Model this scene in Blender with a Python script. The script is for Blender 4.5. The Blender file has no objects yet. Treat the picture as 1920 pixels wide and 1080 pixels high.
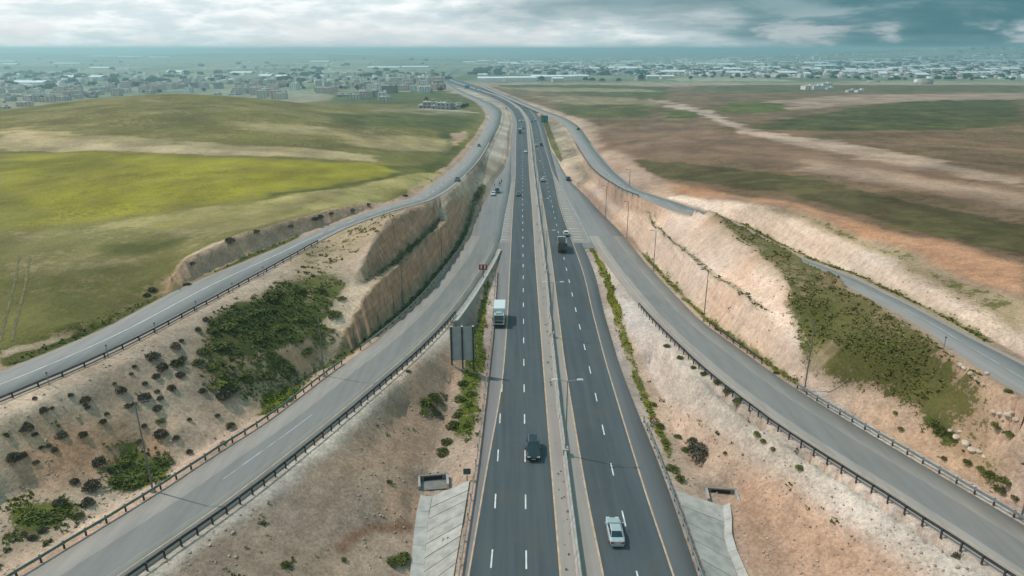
import bpy, math, random
import numpy as np

random.seed(7)
rng = np.random.default_rng(11)
scene = bpy.context.scene
col = scene.collection

# ------------------------------------------------------------------ camera
CAM_H = 52.0
FPX = 1280.0                      # focal length in photo pixels (1920 wide)
PITCH = math.atan(448.0 / FPX)    # horizon at row 92 of 1080
cam_data = bpy.data.cameras.new('camera')
cam_data.sensor_width = 36.0
cam_data.lens = 36.0 * FPX / 1920.0
cam_data.clip_start = 0.5
cam_data.clip_end = 150000.0
cam = bpy.data.objects.new('camera', cam_data)
cam.location = (0.0, 0.0, CAM_H)
cam.rotation_euler = (math.pi / 2 - PITCH, 0.0, 0.0)
col.objects.link(cam)
scene.camera = cam

# ------------------------------------------------------------------ sky and sun
SUN_EL = math.radians(54.0)
SUN_AZ = (-0.93, 0.37)            # the sun stands to the west-north-west of the road
world = bpy.data.worlds.new('World')
scene.world = world
world.use_nodes = True
wn = world.node_tree.nodes
wl = world.node_tree.links
wn.clear()


def wnode(t, **kw):
    n = wn.new(t)
    for k, v in kw.items():
        setattr(n, k, v)
    return n


def wmath(op, a, b=None, c=None, clamp=False):
    n = wnode('ShaderNodeMath', operation=op)
    n.use_clamp = clamp
    for i, v in enumerate((a, b, c)):
        if v is None:
            continue
        if isinstance(v, (int, float)):
            n.inputs[i].default_value = v
        else:
            wl.new(v, n.inputs[i])
    return n.outputs[0]


def wmix(f, a, b):
    n = wnode('ShaderNodeMix', data_type='RGBA')
    for sock, v in ((n.inputs[0], f), (n.inputs[6], a), (n.inputs[7], b)):
        if isinstance(v, (int, float)):
            sock.default_value = v
        elif isinstance(v, tuple):
            sock.default_value = (*v, 1.0)
        else:
            wl.new(v, sock)
    return n.outputs[2]


def wramp(v, lo, hi):
    n = wnode('ShaderNodeMapRange', interpolation_type='SMOOTHSTEP')
    wl.new(v, n.inputs[0])
    n.inputs[1].default_value = lo
    n.inputs[2].default_value = hi
    return n.outputs[0]


def wnoise(vec, scale, detail=6.0, rough=0.55, dist=0.0):
    n = wnode('ShaderNodeTexNoise')
    wl.new(vec, n.inputs['Vector'])
    n.inputs['Scale'].default_value = scale
    n.inputs['Detail'].default_value = detail
    n.inputs['Roughness'].default_value = rough
    n.inputs['Distortion'].default_value = dist
    return n.outputs[0]


SKY_STRENGTH = 0.10
sky = wnode('ShaderNodeTexSky', sky_type='NISHITA')
sky.sun_disc = False
sky.sun_elevation = SUN_EL
sky.sun_rotation = math.atan2(SUN_AZ[0], SUN_AZ[1])
sky.dust_density = 2.0
tc = wnode('ShaderNodeTexCoord')
sep = wnode('ShaderNodeSeparateXYZ')
wl.new(tc.outputs['Generated'], sep.inputs[0])
dx, dy, dz = sep.outputs
# clouds lie in flat layers: look-up position is where the view ray meets the layer
inv = wmath('DIVIDE', 1.0, wmath('MAXIMUM', wmath('ADD', dz, 0.055), 0.02))
comb = wnode('ShaderNodeCombineXYZ')
wl.new(wmath('MULTIPLY', dx, inv), comb.inputs[0])
wl.new(wmath('MULTIPLY', dy, inv), comb.inputs[1])
comb.inputs[2].default_value = 3.7
layer = comb.outputs[0]
puff = wnode('ShaderNodeCombineXYZ')
wl.new(wmath('MULTIPLY', dx, 5.0), puff.inputs[0])
wl.new(wmath('MULTIPLY', dy, 5.0), puff.inputs[1])
wl.new(wmath('MULTIPLY', dz, 22.0), puff.inputs[2])
n_big = wnoise(layer, 0.16, 5.0, 0.55, 0.3)
n_puff = wnoise(puff.outputs[0], 1.25, 7.0, 0.55, 0.4)
n_fine = wnoise(puff.outputs[0], 3.4, 6.0, 0.6, 0.2)
# the weather thickens away from the sun: thick grey deck to the east, bright thin cloud to the west
east = wmath('ADD', wmath('MULTIPLY', dx, 0.93), wmath('MULTIPLY', dy, -0.10))
deck = wmath('ADD', wmath('ADD', wmath('MULTIPLY', east, 0.95), wmath('MULTIPLY', wmath('SUBTRACT', n_big, 0.5), 0.9)),
             wmath('MULTIPLY', wmath('SUBTRACT', n_puff, 0.5), 0.55))
deck = wmath('ADD', deck, wmath('MULTIPLY', dz, 1.2))
thick = wramp(deck, -0.16, 0.40)
k = 1.0 / SKY_STRENGTH
bright = wmix(wramp(n_fine, 0.35, 0.7), (0.66 * k, 0.76 * k, 0.79 * k), (1.02 * k, 1.03 * k, 1.03 * k))
grey = wmix(wramp(n_puff, 0.40, 0.66), (0.075 * k, 0.19 * k, 0.225 * k), (0.24 * k, 0.36 * k, 0.39 * k))
cloudcol = wmix(thick, bright, grey)
# lit cumulus band under the deck
bank = wmath('MULTIPLY', wramp(wmath('ADD', n_puff, wmath('MULTIPLY', wmath('SUBTRACT', n_fine, 0.5), 0.35)), 0.48, 0.60),
             wmath('SUBTRACT', 1.0, wramp(dz, 0.015, 0.055)))
cloudcol = wmix(wmath('MULTIPLY', bank, 0.55), cloudcol, (0.74 * k, 0.73 * k, 0.74 * k))
# an overcast vault is brightest overhead
vault = wmath('ADD', 1.0, wmath('MULTIPLY', wmath('MAXIMUM', dz, 0.0), 1.5))
vn = wnode('ShaderNodeMix', data_type='RGBA', blend_type='MULTIPLY')
vn.inputs[0].default_value = 1.0
wl.new(cloudcol, vn.inputs[6])
wl.new(vault, vn.inputs[7])
cloudcol = vn.outputs[2]
cover = wramp(wmath('ADD', wmath('ADD', n_big, wmath('MULTIPLY', n_puff, 0.5)), wmath('MULTIPLY', thick, 0.5)), 0.50, 0.85)
cover = wmath('MAXIMUM', cover, wmath('SUBTRACT', 1.0, wramp(dz, 0.03, 0.25)))
skycol = wmix(cover, sky.outputs[0], cloudcol)
bg = wnode('ShaderNodeBackground')
wl.new(skycol, bg.inputs[0])
bg.inputs[1].default_value = SKY_STRENGTH
wo = wnode('ShaderNodeOutputWorld')
wl.new(bg.outputs[0], wo.inputs[0])

sun_data = bpy.data.lights.new('sun', 'SUN')
sun_data.energy = 2.6
sun_data.angle = math.radians(0.6)
sun_data.color = (1.0, 0.94, 0.86)
sun = bpy.data.objects.new('sun', sun_data)
ce = math.cos(SUN_EL)
hn = math.hypot(*SUN_AZ)
sun_dir = (SUN_AZ[0] / hn * ce, SUN_AZ[1] / hn * ce, math.sin(SUN_EL))
from mathutils import Vector, Matrix, Euler
sun.rotation_euler = Vector(sun_dir).to_track_quat('Z', 'Y').to_euler()
sun.location = (-300, 100, 400)
col.objects.link(sun)

scene.view_settings.view_transform = 'Standard'
scene.view_settings.look = 'None'
scene.view_settings.exposure = 0.0
scene.view_settings.gamma = 1.0
scene.view_settings.use_curve_mapping = False
scene.render.engine = 'CYCLES'
scene.cycles.use_denoising = True
scene.cycles.use_light_tree = False
scene.cycles.max_bounces = 5
scene.cycles.diffuse_bounces = 2
scene.cycles.glossy_bounces = 2
scene.cycles.transmission_bounces = 2
scene.cycles.volume_bounces = 0
scene.cycles.transparent_max_bounces = 8
scene.cycles.caustics_reflective = False
scene.cycles.caustics_refractive = False

# ------------------------------------------------------------------ helpers: picture <-> place
CT, ST = math.cos(PITCH), math.sin(PITCH)


def at(px, py, z):
    """Point at height z seen at photo pixel (px, py)."""
    u = (px - 960.0) / FPX
    v = (py - 540.0) / FPX
    d = (u, CT - v * ST, -ST - v * CT)
    t = (z - CAM_H) / d[2]
    return (d[0] * t, d[1] * t, z)


def on_profile(px, py, zf, n=60):
    z = 0.0
    for _ in range(n):
        p = at(px, py, z)
        z = 0.5 * z + 0.5 * float(zf(p[1]))
    return at(px, py, z)


class Curve1:
    """Smooth monotone-safe interpolation (PCHIP) of y over x."""

    def __init__(self, pts):
        pts = sorted(pts)
        self.x = np.array([p[0] for p in pts], float)
        self.y = np.array([p[1] for p in pts], float)
        h = np.diff(self.x)
        s = np.diff(self.y) / h
        m = np.zeros_like(self.x)
        m[0], m[-1] = s[0], s[-1]
        for i in range(1, len(m) - 1):
            if s[i - 1] * s[i] > 0:
                w1, w2 = 2 * h[i] + h[i - 1], h[i] + 2 * h[i - 1]
                m[i] = (w1 + w2) / (w1 / s[i - 1] + w2 / s[i])
            else:
                m[i] = 0.0
        self.m, self.h = m, h

    def __call__(self, q):
        q = np.asarray(q, float)
        i = np.clip(np.searchsorted(self.x, q) - 1, 0, len(self.h) - 1)
        h = self.h[i]
        t = (q - self.x[i]) / h
        tc_ = np.clip(t, 0, 1)
        h00 = 2 * tc_ ** 3 - 3 * tc_ ** 2 + 1
        h10 = tc_ ** 3 - 2 * tc_ ** 2 + tc_
        h01 = -2 * tc_ ** 3 + 3 * tc_ ** 2
        h11 = tc_ ** 3 - tc_ ** 2
        r = h00 * self.y[i] + h10 * h * self.m[i] + h01 * self.y[i + 1] + h11 * h * self.m[i + 1]
        r = r + np.where(q < self.x[0], (q - self.x[0]) * self.m[0], 0.0)
        r = r + np.where(q > self.x[-1], (q - self.x[-1]) * self.m[-1], 0.0)
        return r


def hash2(ix, iy, seed):
    h = (ix.astype(np.int64) * 374761393 + iy.astype(np.int64) * 668265263 + seed * 1442695041) & 0xFFFFFFFF
    h = ((h ^ (h >> 13)) * 1274126177) & 0xFFFFFFFF
    return ((h ^ (h >> 16)) & 0xFFFFFF) / float(0xFFFFFF)


def vnoise(x, y, seed=0):
    ix, iy = np.floor(x), np.floor(y)
    fx, fy = x - ix, y - iy
    fx = fx * fx * fx * (fx * (fx * 6 - 15) + 10)
    fy = fy * fy * fy * (fy * (fy * 6 - 15) + 10)
    a = hash2(ix, iy, seed)
    b = hash2(ix + 1, iy, seed)
    c = hash2(ix, iy + 1, seed)
    d = hash2(ix + 1, iy + 1, seed)
    return (a * (1 - fx) + b * fx) * (1 - fy) + (c * (1 - fx) + d * fx) * fy


def fbm(x, y, size, oct=4, seed=0, gain=0.5):
    s, amp, tot = 0.0, 1.0, 0.0
    f = 1.0 / size
    for o in range(oct):
        s = s + amp * (vnoise(x * f + o * 17.3, y * f - o * 9.1, seed + o) - 0.5)
        tot += amp
        amp *= gain
        f *= 2.03
    return s / tot * 2.0


def sstep(x, a, b):
    t = np.clip((x - a) / (b - a), 0, 1)
    return t * t * (3 - 2 * t)
# ------------------------------------------------------------------ road lines: X as a function of distance Y
z_hw = Curve1([(0, 1.0), (60, 0), (300, -4.3), (700, -11.5), (1100, -17), (2100, -28), (3500, -36), (6000, -40)])
HROWS = {  # photo row: outer edge, left line, lane line, right line, barrier foot L, barrier foot R, left line, lane line, right line, outer edge
    1080: (866, 878, 987, 1051, 1079, 1094, 1131, 1195.5, 1263, 1308),
    900: (893, 909, 985, 1036, 1059, 1071, 1095, 1152.5, 1203, 1246),
    700: (917, 943, 982.4, 1020, 1037.5, 1045.5, 1061.6, 1107.6, 1142, 1167),
    600: (927, 951, 981.5, 1012.5, 1029, 1034.5, 1048.5, 1084, 1115, 1136),
    500: (933.5, 956, 980.8, 1005, 1020.5, 1024.5, 1036, 1061, 1090, 1110),
    400: (950, 961, 980, 998.7, 1008.5, 1012.5, 1021.5, 1038.7, 1053.5, 1064),
    330: (957, 966, 980, 993.0, 1000.5, 1003.5, 1009, 1022.5, 1037, 1046),
    260: (957.5, 967.5, 978.5, 989.0, 993.7, 995.8, 1000, 1008.5, 1016, 1026),
    230: (962, 968.5, 977.5, 986.0, 989.6, 991.4, 994.5, 1001.5, 1008, 1016),
    210: (957, 961.5, 969.5, 976.5, 979.4, 981.0, 983.5, 990, 996, 1004),
    195: (941, 945, 953, 960, 962.5, 963.8, 966, 973, 980, 986),
    182: (917, 921, 929, 936, 938.3, 939.4, 941.5, 948.5, 955, 960),
    170: (883, 887, 894, 901, 903, 904, 906, 912.5, 919, 923),
    160: (853, 857, 863.5, 870, 872, 873, 875, 881, 888, 892),
    150: (827, 831, 837, 843, 845, 846, 848, 853, 858, 862),
    143: (823, 826, 830, 834, 835.3, 836.2, 837.5, 841, 845, 848),
    134: (836, 837.5, 840.5, 843.5, 844.3, 845, 846, 848.5, 851, 853),
    126: (858, 859.5, 862, 864, 864.6, 865.2, 866, 868, 870, 872),
}
HN = ['outer_l', 'line_l', 'dash_l', 'inner_l', 'bar_l', 'bar_r', 'inner_r', 'dash_r', 'line_r', 'outer_r']
HW = {}
for i_, nm in enumerate(HN):
    HW[nm] = Curve1([on_profile(r[i_], row, z_hw)[1::-1] for row, r in HROWS.items()])


def line_x(pxs, zf):
    return Curve1([on_profile(x, y, zf)[1::-1] for x, y in pxs])


z_ramp = Curve1([(0, 7.6), (45, 6.8), (70, 5.7), (100, 4.2), (126, 2.4), (150, 0.4), (175, -1.5), (200, -2.55)] + [(y_, float(z_hw(y_))) for y_ in (230, 260, 300, 350, 400, 450, 520)])
L1l = line_x([(40, 1080), (290, 927), (400, 855), (505, 787), (610, 707), (700, 642), (780, 572), (840, 502), (880, 442), (900, 392), (914, 368), (927, 339), (939, 325), (948, 312), (954, 297), (957, 262)], z_ramp)
L1r = line_x([(252, 1080), (445, 943), (560, 853), (700, 736), (800, 646), (850, 592), (900, 522), (936, 455), (950, 400), (957, 330)], z_ramp)
R1l = line_x([(1885, 1080), (1660, 933), (1440, 790), (1300, 677), (1203, 578), (1150, 512), (1108, 450), (1066, 395), (1046, 335)], z_ramp)
R1r = line_x([(2050, 1067), (1920, 985), (1760, 890), (1600, 795), (1500, 734), (1400, 664), (1300, 588), (1230, 515), (1178, 452), (1130, 402), (1090, 360), (1066, 336), (1054, 317), (1043, 297), (1032, 278), (1026, 261)], z_ramp)
z_l2 = Curve1([(40, 14), (140, 13), (180, 11.5), (229, 8), (325, 2.2), (470, -3), (656, -8), (826, -11.5), (1054, -14), (1392, -18.5), (1880, -25)])
L2l = line_x([(-200, 770), (0, 697), (200, 613), (333, 543), (500, 473), (560, 447), (633, 418), (700, 393), (773, 370), (813, 343), (853, 312), (880, 283), (903, 250), (917, 223), (913, 207), (897, 194), (867, 178), (843, 165), (826, 152)], z_l2)
L2r = line_x([(-200, 832), (0, 752), (200, 666), (367, 579), (533, 489), (600, 452), (653, 426), (727, 399), (810, 374), (850, 350), (882, 322), (907, 290), (923, 260), (937, 230), (940, 210), (926, 197), (900, 185), (870, 173), (848, 161), (830, 150)], z_l2)
z_r2 = Curve1([(40, 15.7), (74, 15), (98, 14.2), (120, 12.0), (145, 9.3), (170, 8.2), (201, 8.1), (235, 5.8), (315, 1), (454, -3.2), (585, -6.5), (754, -10.5), (1030, -14), (1495, -20), (2100, -27)])
R2l = line_x([(1960, 765), (1852, 700), (1777, 649), (1725, 611), (1650, 570), (1578, 532), (1456, 474), (1340, 419), (1233, 384), (1160, 353), (1117, 323), (1090, 287), (1063, 240), (1048, 226), (1003, 207), (953, 185), (930, 175), (900, 162)], z_r2)
R2r = line_x([(1960, 702), (1920, 680), (1815, 627), (1687, 560), (1607, 522), (1504, 482), (1398, 427), (1247, 372), (1187, 349), (1140, 307), (1107, 267), (1082, 235), (1060, 222), (1010, 203.5), (960, 183), (936, 173), (906, 160.5)], z_r2)


def zero_between(Y, a, b):
    return (Y >= a) & (Y <= b)


# every paved strip: left edge, right edge, height, from Y, to Y
STRIPS = [
    ('highway', HW['outer_l'], HW['outer_r'], z_hw, 20, 3600),
    ('ramp_l', L1l, HW['outer_l'], z_ramp, 195, 430),
    ('ramp_l', L1l, L1r, z_ramp, 20, 215),
    ('ramp_r', HW['outer_r'], R1r, z_ramp, 195, 430),
    ('ramp_r', R1l, R1r, z_ramp, 20, 215),
    ('side_l', L2l, L2r, z_l2, 20, 1860),
    ('side_r', R2l, R2r, z_r2, 20, 1480),
]
# ------------------------------------------------------------------ terrain: one sheet, fine near the road, coarse to the horizon
def grown(start, step, flat_to, ratio, end):
    out = [start]
    s = step
    while out[-1] < end:
        if out[-1] >= flat_to:
            s *= ratio
        out.append(out[-1] + s)
    return np.array(out)


gxp = grown(0.0, 0.75, 72.0, 1.031, 42000.0)
GX = np.concatenate([-gxp[:0:-1], gxp])
GY = grown(22.0, 0.75, 105.0, 1.0125, 42000.0)
NX, NY = len(GX), len(GY)
GXX, GYY = np.meshgrid(GX, GY)          # [iy, ix]
csum = np.zeros((NY, NX))
ccnt = np.zeros((NY, NX))


def to_index(x, y):
    return np.interp(x, GX, np.arange(NX)), np.interp(y, GY, np.arange(NY))


def constrain(pts, w=1.0):
    """Pin terrain height along a polyline of (x, y, z)."""
    pts = np.array(pts, float)
    for a, b in zip(pts[:-1], pts[1:]):
        ia, ja = to_index(a[0], a[1])
        ib, jb = to_index(b[0], b[1])
        n = int(max(abs(ib - ia), abs(jb - ja)) * 2) + 2
        t = np.linspace(0, 1, n)
        p = a + (b - a) * t[:, None]
        i, j = to_index(p[:, 0], p[:, 1])
        i, j = np.rint(i).astype(int), np.rint(j).astype(int)
        np.add.at(csum, (j, i), p[:, 2] * w)
        np.add.at(ccnt, (j, i), w)


def pin_px(pts, w=1.0):
    constrain([at(*p) for p in pts], w)


def pin_line(xf, off, zf, dzv, y0, y1, step=2.0):
    ys = np.arange(y0, y1 + step, step)
    constrain(np.stack([xf(ys) + off, ys, zf(ys) + dzv], 1))


def solve_top(px, py, basef, zb, lean, side):
    best = None
    for z in np.arange(-6, 26, 0.1):
        x, y, _ = at(px, py, z)
        f = abs((x - float(basef(y))) * side - lean * (z - float(zb(y))))
        if best is None or f < best[0]:
            best = (f, (x, y, z))
    return best[1]


# shoulders of every road
pin_line(HW['outer_l'], -0.7, z_hw, -0.1, 22, 118)
pin_line(HW['outer_l'], -0.7, z_hw, -0.1, 430, 3600, 4)
pin_line(HW['outer_r'], 0.7, z_hw, -0.1, 22, 180)
pin_line(HW['outer_r'], 0.7, z_hw, -0.1, 430, 3600, 4)
pin_line(L1l, -0.8, z_ramp, -0.1, 22, 430)
pin_line(L1r, 1.6, z_ramp, -0.15, 22, 118)
pin_line(R1r, 0.8, z_ramp, -0.1, 22, 430)
pin_line(R1l, -2.2, z_ramp, -0.15, 22, 150)
for lf, rf, zf, y1 in ((L2l, L2r, z_l2, 1860), (R2l, R2r, z_r2, 1480)):
    pin_line(lf, -1.5, zf, -0.12, 22, y1, 3)
    pin_line(rf, 1.5, zf, -0.12, 22, y1, 3)
pin_line(L2r, 3.4, z_l2, -0.5, 22, 135)
# left cut beside the ramp, with its bench and upper wall
pin_line(L1l, -3.2, z_ramp, -0.6, 98, 330)
LT1 = [solve_top(x, y, lambda Y: L1l(Y) - 3.2, z_ramp, 0.20, -1) for x, y in
       [(924, 331), (910, 338), (893, 347), (870, 367), (853, 400), (827, 425), (793, 453), (747, 497), (710, 527), (683, 563), (663, 600), (637, 643)]]
constrain(LT1, 3)
LT1x = Curve1([(p[1], p[0]) for p in LT1])
LT1z = Curve1([(p[1], p[2]) for p in LT1])
BASE2 = []
for x, y in [(829, 399), (800, 432), (745, 480), (700, 512), (667, 538)]:
    z = 8.0
    for _ in range(40):
        p = at(x, y, z)
        z = 0.5 * z + 0.5 * (float(LT1z(p[1])) + 0.5)
    BASE2.append(at(x, y, z))
constrain(BASE2, 3)
B2x = Curve1([(p[1], p[0]) for p in BASE2])
B2z = Curve1([(p[1], p[2]) for p in BASE2])
LT2 = [solve_top(x, y, B2x, B2z, 0.42, -1) for x, y in [(827, 386), (790, 387), (760, 394), (735, 408), (712, 430), (690, 466), (673, 510)]]
constrain(LT2, 3)
# bank on the far side of the left side road
pin_line(L2l, -2.6, z_l2, -0.1, 70, 210)
for_bank = [(250, 580, 0.6), (300, 545, 1.6), (345, 487, 3.0), (450, 440, 3.4), (560, 408, 3.0), (640, 390, 2.2), (700, 378, 1.2)]
bk = []
for x, y, h in for_bank:
    p = on_profile(x, y, lambda Y: z_l2(Y) + h)
    bk.append(p)
constrain(bk, 2)
# field and hill to the left
pin_px([(-300, 700, 14.5), (0, 650, 14.5), (120, 610, 14.6), (215, 585, 14.8)])
pin_px([(-400, 560, 15), (0, 520, 15.5), (200, 505, 16)])
pin_px([(-500, 425, 16), (0, 425, 16), (300, 405, 16), (600, 365, 14.5), (760, 335, 10.5), (820, 322, 7.5)])
pin_px([(-600, 330, 17), (0, 330, 16.5), (350, 325, 16), (650, 318, 12.5), (800, 300, 6)])
pin_px([(-700, 262, 17), (0, 262, 18), (300, 264, 17), (600, 268, 12), (820, 268, 2)])
pin_px([(-700, 225, 13), (-200, 222, 15), (0, 222, 18.5), (150, 215, 20.5), (320, 210, 20), (500, 215, 16.5), (700, 230, 7), (860, 240, -2)])
pin_px([(-600, 206, 8), (-200, 208, 10), (0, 212, 15.0), (150, 189, 19), (300, 180, 19.5), (480, 187, 15.5), (640, 205, 6), (760, 213, 0), (890, 216, -7)])
pin_px([(560, 196, -5), (700, 203, -6), (800, 206, -8), (880, 204, -10)])
pin_px([(640, 186, -15), (760, 187, -15), (850, 190, -13)])
pin_px([(600, 178, -22), (760, 176, -20), (835, 172, -19)])
for yy, zz in ((900, -26), (1150, -31), (1500, -33), (2200, -35)):
    constrain([(-3.0 * yy, yy, zz), (-0.8 * yy, yy, zz), (-0.36 * yy, yy, zz)])
# right cut: slope, bench, crest, grass top
pin_line(R1r, 2.6, z_ramp, -0.5, 92, 300)
RB = [solve_top(x, y, lambda Y: R1r(Y) + 2.6, z_ramp, 0.55, 1) for x, y in
      [(1130, 350), (1175, 383), (1215, 418), (1260, 458), (1320, 508), (1380, 548), (1440, 598), (1500, 660)]]
constrain(RB, 3)
constrain([(p[0] + 2.0, p[1] + 0.3, p[2] + 0.4) for p in RB[1:-1]], 3)
RC = [solve_top(x, y, lambda Y: R1r(Y) + 2.6, z_ramp, 1.0, 1) for x, y in
      [(1300, 391), (1360, 430), (1420, 475), (1475, 530), (1495, 590), (1510, 650), (1530, 730)]]
constrain(RC, 3)
pin_px([(1330, 393, 12.2), (1400, 430, 12.9), (1480, 471, 13.4), (1560, 513, 13.9), (1640, 566, 14.3), (1715, 612, 14.4)], 2)
pin_px([(1560, 640, 10.5), (1700, 690, 11.6), (1840, 735, 12.3)])
pin_px([(1600, 740, 7.0), (1760, 800, 7.8), (1900, 860, 8.4), (2050, 930, 9)])
pin_line(R1r, 3.5, z_ramp, -0.3, 22, 88)
# rock bank beyond the right side road and the fields behind it
pin_line(R2r, 2.4, z_r2, -0.2, 50, 215)
RK = [solve_top(x, y, lambda Y: R2r(Y) + 2.4, z_r2, 0.9, 1) for x, y in
      [(1375, 388), (1410, 390), (1470, 409), (1537, 439), (1612, 469), (1687, 510), (1762, 551), (1837, 596), (1912, 637), (1990, 690)]]
constrain(RK, 3)
pin_px([(1345, 374, 10.2), (1500, 392, 14), (1700, 462, 16.6), (1920, 570, 17), (2100, 660, 17.5)])
pin_px([(1225, 345, 7), (1400, 352, 11.5), (1600, 400, 15.5), (1800, 455, 18), (2000, 500, 19), (2400, 540, 20)])
pin_px([(1140, 290, 2.2), (1300, 300, 7), (1500, 325, 12), (1920, 390, 18), (2400, 430, 20)])
pin_px([(1105, 245, -2), (1250, 252, 2), (1500, 265, 9), (1750, 300, 13.5), (1920, 325, 16), (2400, 350, 18)])
pin_px([(1090, 228, -5), (1250, 232, 0), (1450, 242, 6), (1700, 245, 9), (1920, 240, 10.5), (2500, 240, 12)])
pin_px([(1060, 205, -9), (1250, 205, -4), (1450, 203, -1), (1700, 203, 3), (1920, 205, 5), (2500, 205, 6)])
pin_px([(1000, 187, -14), (1200, 186, -10), (1450, 184, -6), (1700, 182, -3), (1920, 182, -2), (2500, 182, -2)])
pin_px([(960, 170, -19), (1200, 168, -18), (1500, 167, -16), (1920, 168, -14), (2500, 168, -14)])
pin_px([(930, 155, -26), (1300, 154, -27), (1920, 155, -26), (2500, 155, -26)])
for yy, zz in ((2300, -33), (3200, -36)):
    constrain([(0.02 * yy, yy, zz), (0.8 * yy, yy, zz), (3 * yy, yy, zz)])
# between ramps and highway
for row, zz in ((905, -3.4), (960, -3.9), (1020, -4.1), (1080, -4.2), (1200, -4.3)):
    pass
CH_L = [at(818, 905, -2.0), at(806, 960, -2.2), at(800, 1020, -2.3), at(796, 1080, -2.4), at(790, 1300, -2.5)]
CH_R = [at(1352, 940, -1.9), at(1356, 975, -2.0), at(1360, 1030, -2.1), at(1383, 1085, -2.2), at(1470, 1300, -2.4)]
constrain(CH_L, 3)
constrain([(p[0] - 1.5, p[1], p[2] + 0.0) for p in CH_L], 3)
constrain(CH_R, 3)
constrain([(p[0] + 1.2, p[1], p[2] + 0.3) for p in CH_R], 3)
pin_px([(845, 720, -1.1), (825, 800, -1.3), (818, 880, -1.7)])
pin_px([(1215, 680, -1.5), (1260, 790, -1.6), (1310, 880, -1.7)])
pin_px([(735, 900, 0.4), (745, 960, -0.2), (730, 1010, -1.2)])
pin_px([(640, 960, 2.6), (560, 1060, 3.0)])
pin_px([(760, 760, 1.3), (700, 850, 2.3)])
pin_px([(1430, 1000, -0.8), (1560, 1070, 0.3)])
pin_px([(1500, 900, 1.6), (1600, 960, 2.0), (1760, 1070, 2.4)])
pin_px([(1330, 770, 0.4), (1420, 850, 1.0)])
pin_line(L1r, 2.2, z_hw, 0.3, 119, 190)
pin_line(L1r, 1.1, z_ramp, -0.1, 119, 190)
pin_line(HW['outer_l'], -0.9, z_hw, -0.1, 119, 190)
# pits that the drain inlets sit in
for cx_, cy_, cz_ in ((*at(818, 912, -1.9),), (*at(1352, 938, -1.8),)):
    for q in np.arange(-0.4, 2.6, 0.5):
        constrain([(cx_ - 1.9, cy_ + q, cz_ - 0.35), (cx_ + 1.9, cy_ + q, cz_ - 0.35)], 8)
# gully between left side road and ramp
pin_line(L1l, -4.0, z_ramp, -0.9, 22, 98)
pin_px([(575, 620, 8.6), (520, 650, 8.6), (420, 690, 9.2), (250, 760, 9.8), (60, 850, 9.6), (-150, 950, 9.6)])
pin_px([(330, 800, 7.4), (260, 850, 5.6), (230, 890, 5.0), (300, 870, 5.4)])
pin_px([(130, 880, 7.8), (40, 930, 6.8), (-100, 1000, 6.6)])
pin_px([(120, 985, 5.8), (220, 920, 5.4)])
# plain and far hills
for yy, zz in ((4500, -38), (7000, -40), (15000, -42), (42000, -44)):
    constrain([(-42000, yy, zz), (42000, yy, zz)])
constrain([(-42000, 22, 10), (-42000, 3000, -30), (-42000, 42000, -44)])
constrain([(42000, 22, 18), (42000, 3000, -30), (42000, 42000, -44)])
constrain([(-1500, 22, 10), (-1500, 400, 4)])
constrain([(1500, 22, 20), (1500, 400, 14)])
pin_line(lambda Y: 0 * Y - 70, 0, lambda Y: 0 * Y + 14, 0, 22, 24)

# membrane through the pinned heights, coarse to fine
levels = []
cs, cc = csum, ccnt
while True:
    levels.append((cs, cc))
    if min(cs.shape) < 12:
        break
    h, w = (cs.shape[0] + 1) // 2, (cs.shape[1] + 1) // 2
    ps = np.zeros((h * 2, w * 2))
    pc = np.zeros((h * 2, w * 2))
    m_ = cc > 0
    ps[:cs.shape[0], :cs.shape[1]][m_] = cs[m_] / cc[m_]
    pc[:cs.shape[0], :cs.shape[1]][m_] = 1
    cs = ps.reshape(h, 2, w, 2).sum((1, 3))
    cc = pc.reshape(h, 2, w, 2).sum((1, 3))
Z = None
for li in range(len(levels) - 1, -1, -1):
    cs, cc = levels[li]
    m_ = cc > 0
    val = np.where(m_, cs / np.maximum(cc, 1e-9), 0)
    if Z is None:
        Z = np.full(cs.shape, val[m_].mean())
    else:
        h, w = cs.shape
        fy = np.clip((np.arange(h) - 0.5) / 2, 0, Z.shape[0] - 1)
        fx = np.clip((np.arange(w) - 0.5) / 2, 0, Z.shape[1] - 1)
        i0, j0 = np.floor(fy).astype(int), np.floor(fx).astype(int)
        i1, j1 = np.minimum(i0 + 1, Z.shape[0] - 1), np.minimum(j0 + 1, Z.shape[1] - 1)
        ty, tx = (fy - i0)[:, None], (fx - j0)[None]
        Z = (Z[i0][:, j0] * (1 - tx) + Z[i0][:, j1] * tx) * (1 - ty) + (Z[i1][:, j0] * (1 - tx) + Z[i1][:, j1] * tx) * ty
    Z[m_] = val[m_]
    for it in range(400 if li > 2 else (140 if li > 0 else 70)):
        P = np.pad(Z, 1, mode='edge')
        Z = 0.25 * (P[:-2, 1:-1] + P[2:, 1:-1] + P[1:-1, :-2] + P[1:-1, 2:])
        Z[m_] = val[m_]
# soften the creases on open land (not on the cuts)
open_land = sstep(GYY, 190, 330) * 1.0
open_land = np.maximum(open_land, sstep(-(GXX - (L2l(GYY) - 8)), 0, 20))
open_land = np.maximum(open_land, sstep(GXX - (R2r(np.minimum(GYY, 1500)) + 14), 0, 25))
for it in range(90):
    P = np.pad(Z, 1, mode='edge')
    A = 0.25 * (P[:-2, 1:-1] + P[2:, 1:-1] + P[1:-1, :-2] + P[1:-1, 2:])
    Z = Z + (A - Z) * open_land * 0.9

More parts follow.
